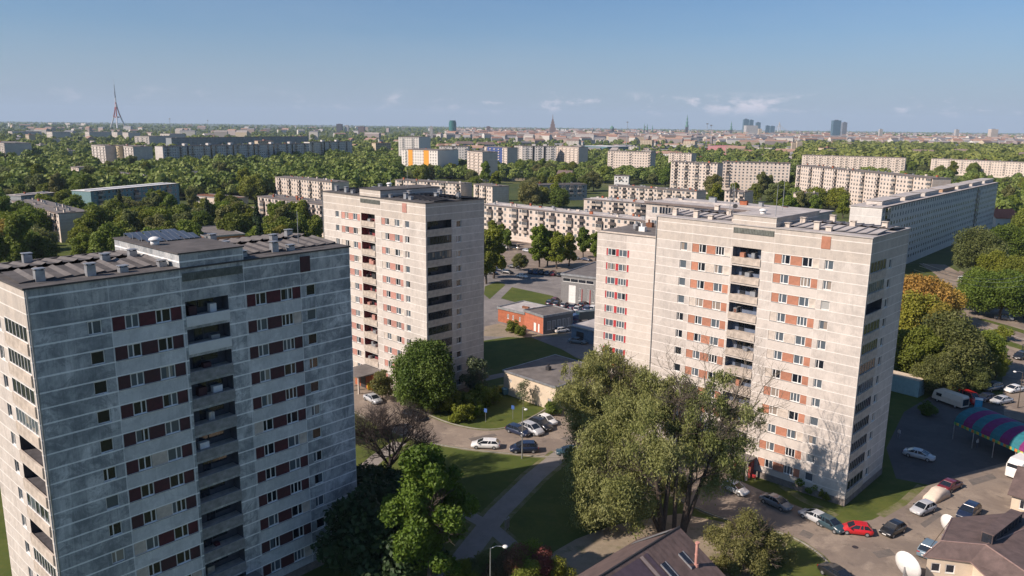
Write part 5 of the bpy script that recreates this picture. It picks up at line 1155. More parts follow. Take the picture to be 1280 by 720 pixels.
pt(674, 334, 'tall', 1, 1.25, 'bright poplar, leftmost of the clump in front of the balcony block'); pt(684, 333, 'tall', 0, 1.05, 'dense poplar, second of the clump in front of the balcony block'); pt(696, 336, 'tall', 1, 1.1, 'full poplar in the middle of the clump'); pt(711, 333, 'tall', 1, 1.0, 'bright poplar, right of the middle of the clump'); pt(729, 322, 'tall', 0, .95, 'slim poplar left of the red-boarded wing'); pt(744, 326, 'tall', 1, .9, 'slim poplar touching the red-boarded wing')
pt(650, 338, 'round', 3, .62, 'small round olive bush-like tree in the car park behind the lawn'); pt(634, 312, 'tall', 0, .7, 'small tree between the parked cars below the balcony block')
pt(640, 416, 'bush', 0, 1.2, 'dark bush against the red brick workshop wall', 'bush'); pt(650, 420, 'bush', 0, 1.0, 'smaller bush at the right end of the workshop wall', 'bush')
pt(577, 527, 'bush', 1, 1.3, 'small bright bush on the island lawn by the parking sign', 'bush'); pt(596, 521, 'bush', 1, .9, 'smaller bright bush right of the parking sign', 'bush'); pt(690, 519, 'bush', 0, 1.0, 'low bush at the nose of the white car by the garage', 'bush')
for i, (x, y, s) in enumerate(((540, 513), (552, 511), (564, 514), (575, 508), (587, 509), (600, 506), (528, 507), (612, 503)) if False else [(a, b, 1.1+.2*(i_ % 3)) for i_, (a, b) in enumerate(((540, 515), (552, 512), (563, 516), (575, 510), (587, 511), (600, 507), (614, 503)))]):
    pt(x, y, 'dark' if False else 'bush', 0, s, 'dark shrub in the shaded shrubbery under the chestnut', 'shrub', group='shrubs under the chestnut')
for x, y, s in ((1003, 611, .9), (1016, 617, .7), (988, 606, .8), (1030, 624, .6), (973, 600, .7)): pt(x, y, 'bush', x % 2, s, 'small bush against the foot of the right tower front', 'shrub', group='bushes along the right tower front')
# right-hand trees
pt(1146, 415, 'gold', 1, 1.5, 'rust-orange tree against the foot of the blue slab'); pt(1166, 405, 'gold', 1, 1.2, 'smaller orange tree right of the rust-orange one'); pt(1142, 440, 'gold', 0, 1.35, 'yellow-green tree touching the right tower')
pt(1168, 448, 'gold', 0, 1.2, 'yellowish spreading tree behind the big olive one')
pt(1181, 478, 'fine', 0, 1.42, 'big olive spreading tree above the camper van'); pt(1148, 482, 'fine', 2, 1.2, 'dark dense tree above the container'); pt(1224, 466, 'fine', 1, 1.0, 'green spreading tree at the street corner'); pt(1243, 474, 'fine', 2, .6, 'dark round tree at the right of the street corner'); pt(1170, 492, 'fine', 0, .8, 'olive tree right behind the container'); pt(1210, 490, 'fine', 0, .75, 'olive tree above the red van')
pt(1218, 345, 'fine', 0, 1.7, 'large olive tree right of the blue slab'); pt(1258, 332, 'fine', 1, 1.7, 'large green tree at the top of the right-hand clump'); pt(1285, 320, 'fine', 2, 2.0, 'green tree cut by the right edge, upper')
pt(1222, 392, 'fine', 1, 1.35, 'green chestnut-like tree, left of the two by the car park'); pt(1250, 400, 'fine', 1, 1.45, 'green chestnut-like tree, right of the two by the car park'); pt(1280, 398, 'fine', 1, 1.2, 'green tree cut by the right edge, lower'); pt(1240, 365, 'fine', 3, 1.3, 'bright green tree in the heart of the right-hand clump'); pt(1265, 372, 'fine', 2, 1.3, 'dark green tree in the heart of the right-hand clump'); pt(1252, 425, 'bush', 1, 1.4, 'small bright bush by the street', 'bush')
pt(1160, 520, 'bush', 0, 1, 'low bush at the end of the container', 'bush')
# the near trees, each modelled for itself
def big_tree(name, label, base, lobes, n, leaf, mat, trunkf, seed, droop=0., bark=BARK, **k_):
    p = at(*base) if base else Vector((-8.5, 75.3, 0)); t = thing(name, label, 'tree', (p.x, p.y, 0)); put('crown', leaf_mesh('crown', lobes, n, leaf, mat, seed, droop=droop, **k_), t)
    mb = MB(); trunkf(mb); mb.build('trunk', bark, t, True); return t
def sublobes(L, k_, f, seed, reach=.85):
    r = random.Random(seed); out = []
    for (x, y, z, a, b, c_) in L:
        for q in range(k_):
            v = Vector((r.gauss(0, 1), r.gauss(0, 1), r.gauss(0, .9))).normalized()*r.uniform(.25, reach); s_ = f*r.uniform(.6, 1.35)
            out.append((x+v.x*a, y+v.y*b, z+v.z*c_, a*s_, b*s_, c_*s_*1.15))
    return out
def limbs(mb, p, d, l, r_, depth, rd, spread=.5, upb=.25, minr=.012):
    if depth == 0 or r_ < minr: return
    p = Vector(p); d = Vector(d).normalized(); segs = 3
    for s_ in range(segs):
        q = p+d*(l/segs); mb.cyl(p, q, r_*(1-.12*s_), r_*(1-.12*(s_+1)), 6 if r_ > .08 else 4, caps=False); p = q
        d = (d+Vector((rd.gauss(0, .12), rd.gauss(0, .12), rd.gauss(0, .08)+upb*.12))).normalized()
        if s_ and depth > 1:
            a = Vector((rd.gauss(0, 1), rd.gauss(0, 1), rd.gauss(0, .5)+upb)).normalized(); limbs(mb, p, d*(1-spread)+a*spread*1.4, l*.66, r_*.5, depth-1, rd, spread, upb, minr)
    for q in range(2):
        a = Vector((rd.gauss(0, 1), rd.gauss(0, 1), rd.gauss(0, .5)+upb)).normalized(); limbs(mb, p, d*(1-spread*.7)+a*spread, l*.75, r_*.62, depth-1, rd, spread, upb, minr)
r = np.random.RandomState(5)
L = lobes_round(r, 24, 12.6, 6.1, .06)+[(0, 0, 6, 4.6, 4.6, 5.2)]
big_tree('chestnut_tree', 'big round bright green tree in flower in front of the salmon tower corner', (533, 512), L, 48000, .24, leafmat('leaf_chestnut', (.035,.075,.012), (.065,.125,.018), (.12,.185,.04), rand=0), lambda mb: limbs(mb, (0,0,0), (0,0,1), 4, .35, 4, random.Random(1)), 31)
L = lobes_round(np.random.RandomState(8), 10, 8.2, 2.6, .1)
big_tree('deciduous_tree', 'thin pale green tree right of the big chestnut, against the shaded tower end', (594, 498), L, 5200, .22, leafmat('leaf_pale', (.085,.11,.055), (.13,.16,.08), (.18,.21,.11), rand=0), lambda mb: limbs(mb, (0,0,0), (0,0,1), 2.4, .14, 5, random.Random(2)), 32, bark=BARKL)
L = lobes_round(np.random.RandomState(9), 6, 5.5, 1.7, .1)
big_tree('deciduous_tree', 'small thin sapling in front of the cream garage wall', (654, 508), L, 1100, .16, _mc['leaf_pale'], lambda mb: limbs(mb, (0,0,0), (0,0,1), 1.7, .07, 5, random.Random(3), minr=.006), 33, bark=BARKL)
L = lobes_round(np.random.RandomState(10), 9, 6, 2.4, .1)
big_tree('deciduous_tree', 'small olive tree beside the yellow bin, left of the chestnut', (478, 500), L, 3400, .22, LO, lambda mb: limbs(mb, (0,0,0), (0,0,1), 2, .1, 4, random.Random(3)), 34)
# bare tree
p = at(487, 602); t = thing('bare_tree', 'leafless dark-branched tree right of the nearest tower', 'tree', (p.x, p.y, 0)); mb = MB(); rd = random.Random(21)
mb.cyl((0,0,-.2), (0,0,2.6), .42, .34, 9, caps=False)
for a, tl in ((0.2, .62), (1.5, .5), (2.7, .75), (3.9, .55), (5.2, .6), (.9, .95), (5.8, 1.0)):
    limbs(mb, (0, 0, 2.4), (math.cos(a)*tl, math.sin(a)*tl, 1), 3.3, .2, 6, rd, .52, .25, .008)
mb.build('branches', plain('dark_bark', (.05, .038, .034), .95), t, True)
# bright tree in front, lower left
L = sublobes(lobes_round(np.random.RandomState(12), 18, 19.5, 4.4, .14), 3, .62, 4, .7)
big_tree('linden_tree', 'bright yellow-green leafy tree rising out of the shadow, bottom left of the paths', None, L, 34000, .23, leafmat('leaf_linden', (.045,.09,.010), (.085,.145,.016), (.13,.205,.03), rand=0), lambda mb: (mb.cyl((0,0,-.3), (0,0,6), .36, .26, 9), limbs(mb, (0,0,6), (0,0,1), 3.2, .25, 5, random.Random(4))), 35)
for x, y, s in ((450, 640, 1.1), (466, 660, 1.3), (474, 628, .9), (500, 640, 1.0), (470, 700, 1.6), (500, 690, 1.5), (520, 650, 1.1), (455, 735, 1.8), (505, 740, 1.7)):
    p = at(x, y); tree(p, PR['dark'][0], s*.62, 'dark tree in the shadow between the nearest tower and the linden', 'dark trees by the nearest tower', 'deciduous_tree')  # near-black leaf colour carries the deep shadow; extra trees added to blacken it
# willows: a wide olive pair over the yard
def willow(label, base, pl, seed, n, trunkf, leaf=.2):
    L = sublobes(pl, 8, .42, seed, .98); return big_tree('willow_tree', label, base, L, n, leaf, LW, trunkf, seed, droop=1.9, shell=.12, aspect=3.0, up=.1)
bp = at(843, 668); 
def loc(px, py, dist_off=0, base=bp):
    """lobe centre seen at px,py standing dist_off metres beyond the trunk"""
    d = cF + cR*((px-640)/FOC) - cU*((py-360)/FOC); t_ = (base.y+dist_off)/d.y; q = Vector((d.x*t_, d.y*t_, CAMH+d.z*t_)); return q-Vector((base.x, base.y, 0))
rdw = random.Random(77); LL = []
for px, py, do, r_ in ((745, 560, 2, 3.4), (735, 600, 0, 3.2), (760, 610, -3, 3.6), (790, 585, 3, 3.8), (765, 530, 5, 3.4), (800, 540, 0, 4.0), (820, 510, 4, 3.6), (830, 560, -3, 3.6), (848, 530, 2, 2.6), (800, 625, -2, 3.0), (760, 640, 1, 2.4), (838, 600, 4, 2.2), (785, 500, 6, 3.0), (815, 475, 6, 2.6), (835, 490, 5, 2.4), (850, 600, 2, 2.2), (740, 635, -1, 2.2)):
    q = loc(px, py, do); LL.append((q.x, q.y, q.z, r_, r_, r_*.85))
def wtr(mb):
    rd = random.Random(5)
    for a, b, r0 in ((loc(868, 560, 2), (1.2, .6, 0), .5), (loc(905, 520, 3), (1.2, .6, 0), .34), (loc(815, 575, 0), (-1.6, 0, 0), .45), (loc(838, 520, 2), (-1.6, 0, 0), .38), (loc(770, 590, 0), (-1.6, 0, 0), .3), (loc(850, 500, 3), (.0, .3, 0), .32)):
        s_ = Vector(b); e = Vector(a); m_ = s_.lerp(e, .45)+Vector((rd.uniform(-.5, .5), 0, .8)); mb.cyl(s_-Vector((0,0,.3)), m_, r0, r0*.65, 8, caps=False); mb.cyl(m_, e, r0*.65, r0*.28, 7, caps=False)
        for q in range(4): limbs(mb, m_.lerp(e, q/4), (e-m_)+Vector((rd.gauss(0, 3), rd.gauss(0, 3), 1)), 2.8, r0*.3, 4, rd, .5, .2)
wil = willow('huge olive-green willow with forked dark trunks, in the middle right foreground', (843, 668), LL, 41, 92000, wtr, .12)
bp2 = at(770, 600); L2_ = []
for px, py, do, r_ in ((735, 470, 0, 3.4), (760, 455, 4, 3.6), (720, 500, -2, 3.2), (745, 510, 0, 3.8), (775, 480, 2, 3.8), (790, 460, 5, 3.0), (730, 535, 1, 3.2), (765, 545, -3, 3.4), (800, 495, 3, 3.2), (745, 445, 6, 2.6), (715, 465, 3, 2.2), (725, 560, -1, 2.6)):
    q = loc(px, py, do, bp2); L2_.append((q.x, q.y, q.z, r_, r_, r_*.85))
def wtr2(mb):
    rd = random.Random(8)
    for px, py in ((740, 480), (775, 470), (760, 520), (800, 500)): e = loc(px, py, 1, bp2); mb.cyl((0,0,-.3), e*.45, .42, .28, 8, caps=False); mb.cyl(e*.45, e, .28, .1, 7, caps=False); limbs(mb, e*.7, e, 3.5, .1, 4, rd)
willow('tall olive-green willow behind the huge one, reaching over the garage roof', (770, 600), L2_, 42, 60000, wtr2, .125)
L3_ = []
for px, py, do, r_ in ((872, 505, 3, 2.6), (895, 500, 2, 2.4), (920, 520, 2, 2.4), (925, 560, 2, 2.4), (895, 560, 1, 2.8), (900, 475, 3, 2.0), (940, 520, 3, 1.8), (915, 595, 1, 2.0), (870, 545, 2, 2.6), (880, 590, 2, 2.2), (855, 480, 4, 2.0)):
    q = loc(px, py, do); L3_.append((q.x, q.y, q.z, r_, r_, r_))
put('crown', leaf_mesh('crown', sublobes(L3_, 7, .42, 12, 1.05), 24000, .12, LW, 43, droop=1.2, shell=.2, aspect=3.), wil)
mb = MB(); rd_ = random.Random(60)
for a_, b_, r0 in (((868, 590), (905, 520), .2), ((880, 575), (950, 500), .17), ((875, 600), (940, 575), .13), ((890, 545), (880, 470), .14), ((868, 560), (845, 470), .14), ((900, 540), (930, 470), .11)):
    s_ = loc(*a_, 2); e = loc(*b_, 3); mb.cyl(s_, e, r0, r0*.45, 6, caps=False)
    for q in range(5): limbs(mb, s_.lerp(e, q/5+.1), (e-s_)*.4+Vector((rd_.gauss(0, 2.2), rd_.gauss(0, 2.2), 1.6)), 2.7, r0*.38, 4, rd_, .5, .3, .007)
mb.build('upper_branches', BARKL, wil, True)
bp4 = at(920, 700); L4_ = []
for px, py, do, r_ in ((900, 655, 0, 2.6), (930, 645, 1, 2.8), (955, 660, 0, 2.4), (915, 680, -1, 2.6), (945, 685, -1, 2.4), (890, 690, 0, 2.0), (968, 680, 1, 1.7), (935, 665, 2, 2.8)):
    q = loc(px, py, do, bp4); L4_.append((q.x, q.y, max(1.4, q.z), r_, r_, r_*.9))
big_tree('deciduous_tree', 'bushy olive-brown tree right of the bottom centre house', (930, 710), sublobes(L4_, 6, .38, 3), 42000, .12, LO, lambda mb: limbs(mb, (0,0,0), (0,0,1), 2.6, .25, 5, random.Random(9)), 44, droop=.5)
# shrubs at the bottom edge
for i, (px, py, s, mat, lb) in enumerate(((575, 716, 1.5, LB, 'bright green shrub at the bottom edge, left end of the mixed hedge'), (600, 708, 1.6, LO, 'olive shrub at the bottom edge under the street lamp'), (622, 710, 1.7, leafmat('leaf_rose', (.09,.075,.03), (.14,.10,.05), (.2,.13,.08)), 'rosy olive shrub right of the street lamp pole'), (640, 700, 2.0, LP, 'purple-leaved shrub in the mixed hedge, left one'), (657, 694, 2.0, LB, 'green pointed shrub between the two purple ones'), (675, 702, 2.1, LP, 'purple-leaved shrub in the mixed hedge, right one'), (693, 712, 1.6, LY, 'yellowish shrub at the right end of the mixed hedge'), (655, 718, 2.0, LG, 'dark green shrub low in the middle of the mixed hedge'))):
    z = 2.6*s*.75; p = at(px, py, z); t = thing('shrub', lb, 'shrub', (p.x, p.y, 0)); Ls = lobes_round(np.random.RandomState(70+i), 9, 2.6*s, 1.45*s, .0, .6)
    put('crown', leaf_mesh('crown', Ls, 14000, .11, mat, 300+i, up=.4), t); mb = MB(); limbs(mb, (0,0,0), (0,0,1), .9*s, .07*s, 4, random.Random(i)); mb.build('trunk', BARK, t)
# ------------------------------------------------------------------ far woods and far city
def far_trees(name, pts, seed, mat, per=34, qs=.20):
    r = np.random.RandomState(seed); n = len(pts)*per; P = np.repeat(np.array([(p[0], p[1], 0) for p in pts]), per, 0); S = np.repeat(np.array([p[2] for p in pts]), per)
    d = r.normal(size=(n, 3)); d /= np.linalg.norm(d, axis=1)[:,None]; d[:,2] = np.abs(d[:,2])*1.0-.25
    c = P+d*np.stack([S*.42, S*.42, S*.52], 1)*(.7+.3*r.rand(n))[:,None]; c[:,2] += S*.48
    nr = d+r.normal(size=(n,3))*.5; nr /= np.linalg.norm(nr, axis=1)[:,None]; a = np.cross(nr, r.normal(size=(n,3))); a /= np.linalg.norm(a, axis=1)[:,None]; b = np.cross(nr, a); s = S*qs*(.7+.7*r.rand(n)); a *= s[:,None]; b *= s[:,None]
    q = np.stack([c-a, c+b, c+a, c-b], 1).reshape(-1, 3); me = bpy.data.meshes.new(name); me.vertices.add(4*n); me.vertices.foreach_set('co', q.ravel().astype(np.float32)); me.loops.add(4*n); me.loops.foreach_set('vertex_index', np.arange(4*n, dtype=np.int32)); me.polygons.add(n); me.polygons.foreach_set('loop_start', np.arange(0, 4*n, 4, dtype=np.int32))
    t = me.attributes.new('tint', 'FLOAT', 'FACE'); t.data.foreach_set('value', np.clip(np.repeat(r.rand(len(pts)), per)+.25*(r.rand(n)-.5), 0, 1).astype(np.float32)); me.materials.append(mat); me.update(calc_edges=True); o = put(name, me); tag(o, kind='stuff'); return o
LF = leafmat('leaf_far', (.115,.150,.028), (.180,.210,.042), (.240,.260,.068), rand=0, trans=.25)
pts = []
def farfill(n, x0, x1, d0, d1, s0, s1, pw=1.):
    k_ = 0
    while k_ < n:
        x = npr.uniform(x0, x1); D = 1/(npr.uniform(1/d1**pw, 1/d0**pw))**(1/pw); p = far(x, D); k_ += 1
        if free(p): pts.append((p.x, p.y, npr.uniform(s0, s1)))
farfill(1700, -60, 500, 560, 1300, 11, 21); farfill(1500, 440, 1000, 720, 1400, 9, 16); farfill(300, 1000, 1340, 560, 950, 9, 15)
far_trees('near_woods', pts, 2, LF, 200, .066); pts = []
farfill(2600, -60, 620, 1200, 5000, 10, 20, .6); farfill(1100, 600, 1000, 1300, 5000, 9, 17, .6)
for px, py in ((0, 215), (60, 225), (140, 250), (400, 240)): pass
far_trees('distant_trees', pts, 3, LF, 60, .14); pts = []
farfill(4200, 1000, 1340, 1150, 2700, 14, 24, .5); farfill(150, 925, 985, 1150, 1500, 12, 18)
far_trees('wooded_park', pts, 4, LF, 50, .15); pts = []
farfill(3500, -80, 1360, 5000, 16000, 16, 30, .3)
far_trees('horizon_forest', pts, 5, LF, 16)
# far town
def town_mesh(seed, W_, D_, Hh, pitched):
    mb = MB(); mb.box(-W_/2, W_/2, -D_/2, D_/2, 0, Hh, 0); n = int(W_/4); fl = int(Hh/3)
    for a in range(n):
        for f_ in range(fl): mb.box(-W_/2+a*4+1.2, -W_/2+a*4+2.8, -D_/2-.06, -D_/2+.02, f_*3+1.1, f_*3+2.6, 1)
    r2 = MB()
    if pitched:
        r2.loft([[(-W_/2-.4, -D_/2-.4, Hh), (-W_/2-.4, D_/2+.4, Hh), (-W_/2+1, 0, Hh+D_*.3)], [(W_/2+.4, -D_/2-.4, Hh), (W_/2+.4, D_/2+.4, Hh), (W_/2-1, 0, Hh+D_*.3)]])
    else: r2.box(-W_/2-.3, W_/2+.3, -D_/2-.3, D_/2+.3, Hh, Hh+.5); r2.box(-2, 2, -2, 2, Hh+.5, Hh+2.5)
    return mb, r2
WCOL = [(.46,.41,.36), (.52,.49,.44), (.36,.28,.24), (.34,.33,.32), (.56,.54,.50), (.48,.40,.29), (.27,.23,.22)]; RCOL = [(.27,.15,.11), (.19,.14,.12), (.17,.17,.18), (.30,.27,.25), (.30,.19,.14)]
TM = []
for i in range(14):
    pt_ = i % 3 != 2; a, b = town_mesh(i, npr.uniform(14, 46), npr.uniform(10, 16), npr.choice([7, 10, 13, 16, 19]) if pt_ else npr.choice([10, 15, 18, 22]), pt_)
    wm_ = plain('town_wall_%d' % (i % 7), WCOL[i % 7], .9); TM.append((a.mesh('wall', [wm_, DARKG]), b.mesh('roof', [plain('town_roof_%d' % (i % 5), RCOL[i % 5], .9)]), a, b, i))
def townpos(x0, x1, d0, d1, pw):
    D = 1/(npr.uniform(1/d1**pw, 1/d0**pw))**(1/pw); return far(npr.uniform(x0, x1), D)
k_ = 0
while k_ < 190:
    p = townpos(430, 1340, 1250, 2600, .7) if k_ % 9 else townpos(-40, 500, 1100, 2600, .7)
    if not free(p): k_ += 1; continue
    i = npr.randint(14); t = thing('town_house', 'distant low town building on the plain below the skyline', 'building', (p.x, p.y, 0), npr.uniform(-.9, -.5) if npr.rand() < .7 else npr.uniform(.4, .9), 'distant buildings of the town'); put('wall', TM[i][0], t); put('roof', TM[i][1], t); k_ += 1
big = [MB() for _ in range(12)]; mats12 = [plain('town_wall_%d' % i, WCOL[i], .9) for i in range(7)]+[plain('town_roof_%d' % i, RCOL[i], .9) for i in range(5)]; mb = MB()
for k_ in range(2600):
    p = townpos(560, 1360, 2400, 9000, .45) if k_ % 25 else townpos(-60, 600, 2400, 9000, .4)
    a_ = npr.uniform(-.9, .9); W_, D_, Hh = npr.uniform(14, 60), npr.uniform(10, 18), npr.uniform(8, 24); u_ = Vector((math.cos(a_), math.sin(a_), 0)); n_ = Vector((-u_.y, u_.x, 0)); o_ = p-u_*W_/2-n_*D_/2; wi = npr.randint(7); ri = 7+npr.randint(5)
    mb.obox(o_, u_*W_, n_*D_, 0, Hh, wi); e = Vector((0,0,Hh)); tp = Vector((0,0,Hh+D_*.32)); c0, c1, c2, c3 = o_+e, o_+u_*W_+e, o_+u_*W_+n_*D_+e, o_+n_*D_+e; m0 = o_+n_*D_/2+u_+tp; m1 = o_+u_*(W_-1)+n_*D_/2+tp
    mb.face([c0, c1, m1, m0], ri); mb.face([c2, c3, m0, m1], ri); mb.face([c3, c0, m0], wi); mb.face([c1, c2, m1], wi)
tag(mb.build('town_buildings', mats12), kind='stuff')
# ------------------------------------------------------------------ landmarks on the skyline
def lm(name, label, cat, px, D, rz=0): p = far(px, D); return thing(name, label, cat, (p.x, p.y, 0), rz), p
FARG = plain('far_green_glass', (.03, .15, .14), .3); FARB = plain('far_blue_glass', (.08, .16, .22), .3); FARW = plain('far_pale', (.5, .48, .46), .8); FARD = plain('far_dark', (.09, .085, .10), .8); COP = plain('copper_green', (.10, .22, .18), .8)
# lattice television tower on three splayed legs
t, p = lm('television_tower', 'tall red and white television tower on splayed legs, left skyline', 'tower', 147.5, 5200, .5); ztop = zat(142.5, 99, p); k0 = ztop/368.
TR = plain('tower_red', (.33, .06, .05), .7); TWt = plain('tower_white', (.55, .55, .55), .7)
for j in range(3):
    a = j*2.0944+.4; mb = MB()
    for q in range(8):
        f0, f1 = q/8, (q+1)/8; rr = lambda f: 46*(1-f)**1.5+3.5; z = lambda f: 190*f
        mb.cyl((math.cos(a)*rr(f0)*k0*1.35, math.sin(a)*rr(f0)*k0*1.35, z(f0)*k0), (math.cos(a)*rr(f1)*k0*1.35, math.sin(a)*rr(f1)*k0*1.35, z(f1)*k0), 6*k0*(1-.4*f0), 6*k0*(1-.4*f1), 6, 1 if q in (4, 5, 6) else 0)
    mb.build('leg', [TWt, TR], t)
mb = MB(); mb.cyl((0,0,88*k0), (0,0,97*k0), 17*k0, 17*k0, 12, 1); mb.cyl((0,0,150*k0), (0,0,200*k0), 7*k0, 5.5*k0, 8, 1); mb.cyl((0,0,200*k0), (0,0,235*k0), 5.5*k0, 4.5*k0, 8, 0); mb.cyl((0,0,235*k0), (0,0,280*k0), 4*k0, 3.2*k0, 6, 2); mb.cyl((0,0,280*k0), (0,0,330*k0), 2.4*k0, 1.6*k0, 6, 2); mb.cyl((0,0,330*k0), (0,0,368*k0), 1.2*k0, .8*k0, 6, 0)
mb.build('mast', [TWt, TR, FARD], t)
def skybox(px0, px1, ytop, D, label, mat, cat='tower block', shape='box', name='tower_block', depth=None):
    t, p = lm(name, label, cat, (px0+px1)/2, D); wd = (far(px1, D)-far(px0, D)).length; h = zat((px0+px1)/2, ytop, p); dp = depth or wd*.8; mb = MB()
    if shape == 'box':
        mb.box(-wd/2, wd/2, -dp/2, dp/2, 0, h, 0); 
        for q in range(1, 14): mb.box(-wd/2-.3, wd/2+.3, -dp/2-.3, dp/2+.3, h*q/14, h*q/14+h*.012, 1)
        mb.box(-wd*.2, wd*.2, -dp*.2, dp*.2, h, h*1.03, 1)
        mb.build('wall', [mat, FARD], t)
    elif shape == 'oval':
        for q in range(14):
            z0, z1 = h*q/14, h*(q+1)/14; s_ = 1 if q < 12 else (.93 if q == 12 else .8); mb.cyl((0,0,z0), (0,0,z1-h*.008), wd/2*s_, wd/2*s_, 16, 0); mb.cyl((0,0,z1-h*.008), (0,0,z1), wd/2*s_*1.01, wd/2*s_*1.01, 16, 1)
        mb.build('wall', [mat, FARD], t)
    elif shape == 'spire':
        mb.box(-wd*.35, wd*.35, -wd*.35, wd*.35, 0, h*.42, 0); mb.build('wall', [mat], t); mb = MB()
        z = h*.42
        for r0, r1, a, b in ((.38, .30, .0, .10), (.22, .22, .10, .2), (.3, .14, .2, .28), (.13, .13, .28, .36), (.2, .08, .36, .42), (.08, .01, .42, .58)): mb.cyl((0,0,z+h*a), (0,0,z+h*b), wd*r0*1.2, wd*r1*1.2, 8)
        mb.build('spire', [COP if mat is FARD else mat], t)
    elif shape == 'stepped':
        for q, (s_, a, b) in enumerate(((1, 0, .45), (.72, .45, .62), (.5, .62, .75), (.3, .75, .86))): mb.box(-wd/2*s_, wd/2*s_, -wd/2*s_, wd/2*s_, h*a, h*b)
        mb.build('wall', [mat], t); mb = MB(); mb.cyl((0,0,h*.86), (0,0,h*1.12), wd*.08, .3, 8); mb.build('spire', [mat], t)
    elif shape == 'dome':
        mb.box(-wd/2, wd/2, -wd/3, wd/3, 0, h*.45); mb.cyl((0,0,h*.45), (0,0,h*.65), wd*.25, wd*.25, 14); mb.build('wall', [mat], t); mb = MB(); mb.dome((0,0,h*.65), wd*.27, h*.25, 14, 5); mb.cyl((0,0,h*.88), (0,0,h), wd*.03, .2, 6); mb.build('dome', [COP], t)
    elif shape == 'pylon':
        for s_ in (-1, 1): mb.cyl((s_*wd/2, 0, 0), (0, 0, h), wd*.12, wd*.08, 6)
        mb.build('pylon', [mat], t)
        mb = MB()
        for q in range(6): mb.cyl((0, 0, h*(.95-.05*q)), (-wd*(1.2+q*.5), 0, h*.22), wd*.015, wd*.015, 4); mb.cyl((0, 0, h*(.95-.05*q)), (wd*(1.2+q*.5), 0, h*.22), wd*.015, wd*.015, 4)
        mb.build('stay_cables', [mat], t)
    return t
skybox(561, 570.5, 150.5, 3600, 'dark green rounded glass high-rise alone on the skyline', FARG, shape='oval')
skybox(687, 694.5, 145.5, 3900, 'brown stepped stone high-rise with a spire, centre skyline', plain('far_brown', (.22, .16, .15), .9), shape='stepped')
skybox(760, 770, 156, 4200, 'domed cathedral on the skyline', FARD, 'church', 'dome', 'cathedral')
for a, b, y, lb in ((804, 806.5, 153.5, 'first of the thin dark twin spires'), (807.5, 810.5, 154, 'second of the thin dark twin spires'), (814.5, 817, 155.5, 'lower spire right of the twin spires')): skybox(a, b, y, 5200, 'church spire, '+lb, FARD, 'church', 'spire', 'church')
skybox(856, 861, 143, 5000, 'tall church with a slender needle spire, right of the centre skyline', FARD, 'church', 'spire', 'church')
skybox(912, 916, 151, 5200, 'slender church spire just left of the glass towers', FARD, 'church', 'spire', 'church')
skybox(928.5, 935, 149, 5600, 'blue-green glass tower, left of the tallest skyline pair', FARB); skybox(936, 941, 150, 5700, 'blue-green glass tower, right of the tallest skyline pair', FARB); skybox(944.5, 950, 153, 5700, 'grey-blue glass tower beside the tallest pair', FARB)
skybox(931, 946, 157, 5400, 'wide pale block in front of the tallest skyline pair', FARW); skybox(957, 961.5, 157, 5800, 'small grey tower, left of the leaning pair', FARB); skybox(962.5, 968, 157.5, 5900, 'small dark tower, right of the leaning pair', FARB); skybox(971.5, 976.5, 152.5, 6200, 'pale cable-stayed bridge pylon', FARW, 'bridge', 'pylon', 'bridge_pylon')
skybox(1039.5, 1050, 150.5, 4700, 'dark blue glass tower, bigger of the pair on the right skyline', FARB, depth=30); skybox(1052, 1058, 153, 4900, 'slimmer grey tower beside the dark blue one', plain('far_grey', (.2, .22, .25), .5))
skybox(1099, 1103.5, 161.5, 4200, 'lone white block on the right skyline', FARW); skybox(1194, 1199, 162, 4500, 'tiny pale tower near the right end of the skyline', FARW); skybox(1237, 1247, 161.5, 4500, 'pinkish grain silo near the right end of the skyline', PANELP)
skybox(421, 428, 155, 4200, 'dark silo pair on the left centre skyline, left', FARD); skybox(431, 436, 156.5, 4200, 'grey silo on the left centre skyline', FARW); skybox(448, 456, 158, 3900, 'brown block on the left centre skyline', plain('far_brown', (.22, .16, .15), .9)); skybox(608, 613, 158, 3900, 'tiny brown twin tower on the centre skyline', plain('far_brown', (.22, .16, .15), .9))
skybox(537, 541, 158, 2400, 'thin pale mast block above the tall white block', FARW); skybox(997, 1004, 177, 1500, 'cream columned tower on the left end of the wood', CREAM, 'tower'); skybox(991, 996, 178.5, 1500, 'cream columned tower twin, left one', CREAM, 'tower')
skybox(948, 952, 161, 4200, 'small beige block below the glass towers', CREAM)
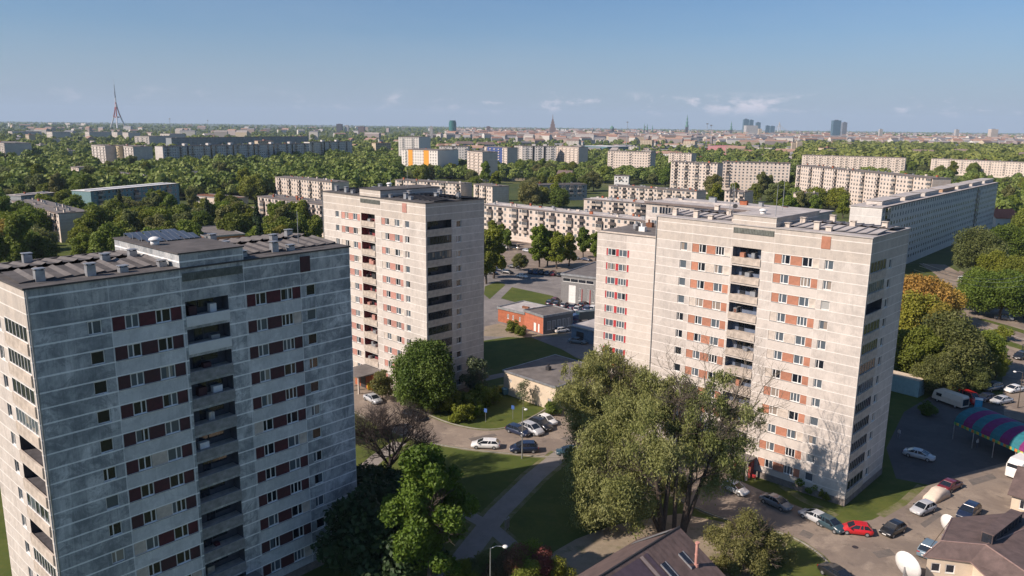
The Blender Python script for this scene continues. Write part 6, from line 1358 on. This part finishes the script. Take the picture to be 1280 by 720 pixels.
# arena, stands and light masts
A = at(723, 182, 14); B = at(759, 183.5, 14); flat_building('arena', 'long white-roofed arena right of the centre group', A, B, 60, 14, plain('far_teal', (.10, .2, .22), .6), WHITE)
A = at(760, 183, 13); B = at(800, 183.5, 13); flat_building('arena_hall', 'dark blue long hall joined to the right of the white arena', A, B, 50, 13, plain('hall_blue', (.03, .06, .22), .6), METAL)
A = at(800, 184.5, 9); B = at(888, 184, 9); flat_building('grandstand', 'long pale grandstand roof running right from the blue hall', A, B, 30, 9, GREY, plain('lilac_roof', (.35, .33, .42), .8))
A = at(881, 190, 4); B = at(891, 190, 4); t, _ = flat_building('red_stand', 'small red and white stand below the light masts', A, B, 20, 12, RED, FARW)
A = at(909, 192, 2); B = at(922, 191, 2); flat_building('sports_hall', 'pink hall with a blue gable right of the running track', A, B, 40, 16, plain('hall_pink', (.42, .20, .20), .8), RED)
strip('running_track', [(868, 196), (895, 193.5), (922, 193)], 34, plain('track_red', (.33, .08, .05), .9), .05)
for i, (px, yt, yb) in enumerate(((783, 152, 186), (882, 154, 190), (887, 156, 190), (805.5, 158, 184), (1096, 183, 196), (1118, 184, 197), (1194, 180, 196), (261, 150, 172), (214, 148, 175))):
    p = at(px, yb); h = zat(px, yt, p); t = thing('light_mast', 'thin lattice mast standing %s' % ('between the blue hall and the arena', 'left of its twin above the red stand', 'right of its twin above the red stand', 'by the long pale grandstand', 'in front of the wood, left', 'in front of the wood, second from the left', 'in front of the wood, tallest', 'behind the long shaded row', 'left end behind the long shaded row')[i], 'mast', (p.x, p.y, 0)); mb = MB(); mb.cyl((0,0,0), (0,0,h), .7, .4, 5); mb.build('pole', METAL, t); mb = MB(); mb.box(-2.2, 2.2, -.3, .3, h-2.5, h); mb.build('lamp_head', METAL, t)
# overhead wires beside the right tower
p0 = Vector((58, 108, 33)); p1 = at(1278, 345, 16)
mb = MB()
for off in (0, .9, 2.2):
    a = p0+Vector((0, off, -off*.6)); b = p1+Vector((off, 0, -off))
    for q in range(14):
        f0, f1 = q/14, (q+1)/14; c_ = lambda f: a.lerp(b, f)-Vector((0, 0, 5*f*(1-f)*1.2)); mb.cyl(c_(f0), c_(f1), .035, .035, 4, caps=False)
o = mb.build('overhead_wires', METAL); tag(o, 'three sagging overhead wires running from the right tower towards the right-hand trees', 'wires')
print('TREES', cnt, 'OBJS', len(bpy.data.objects))
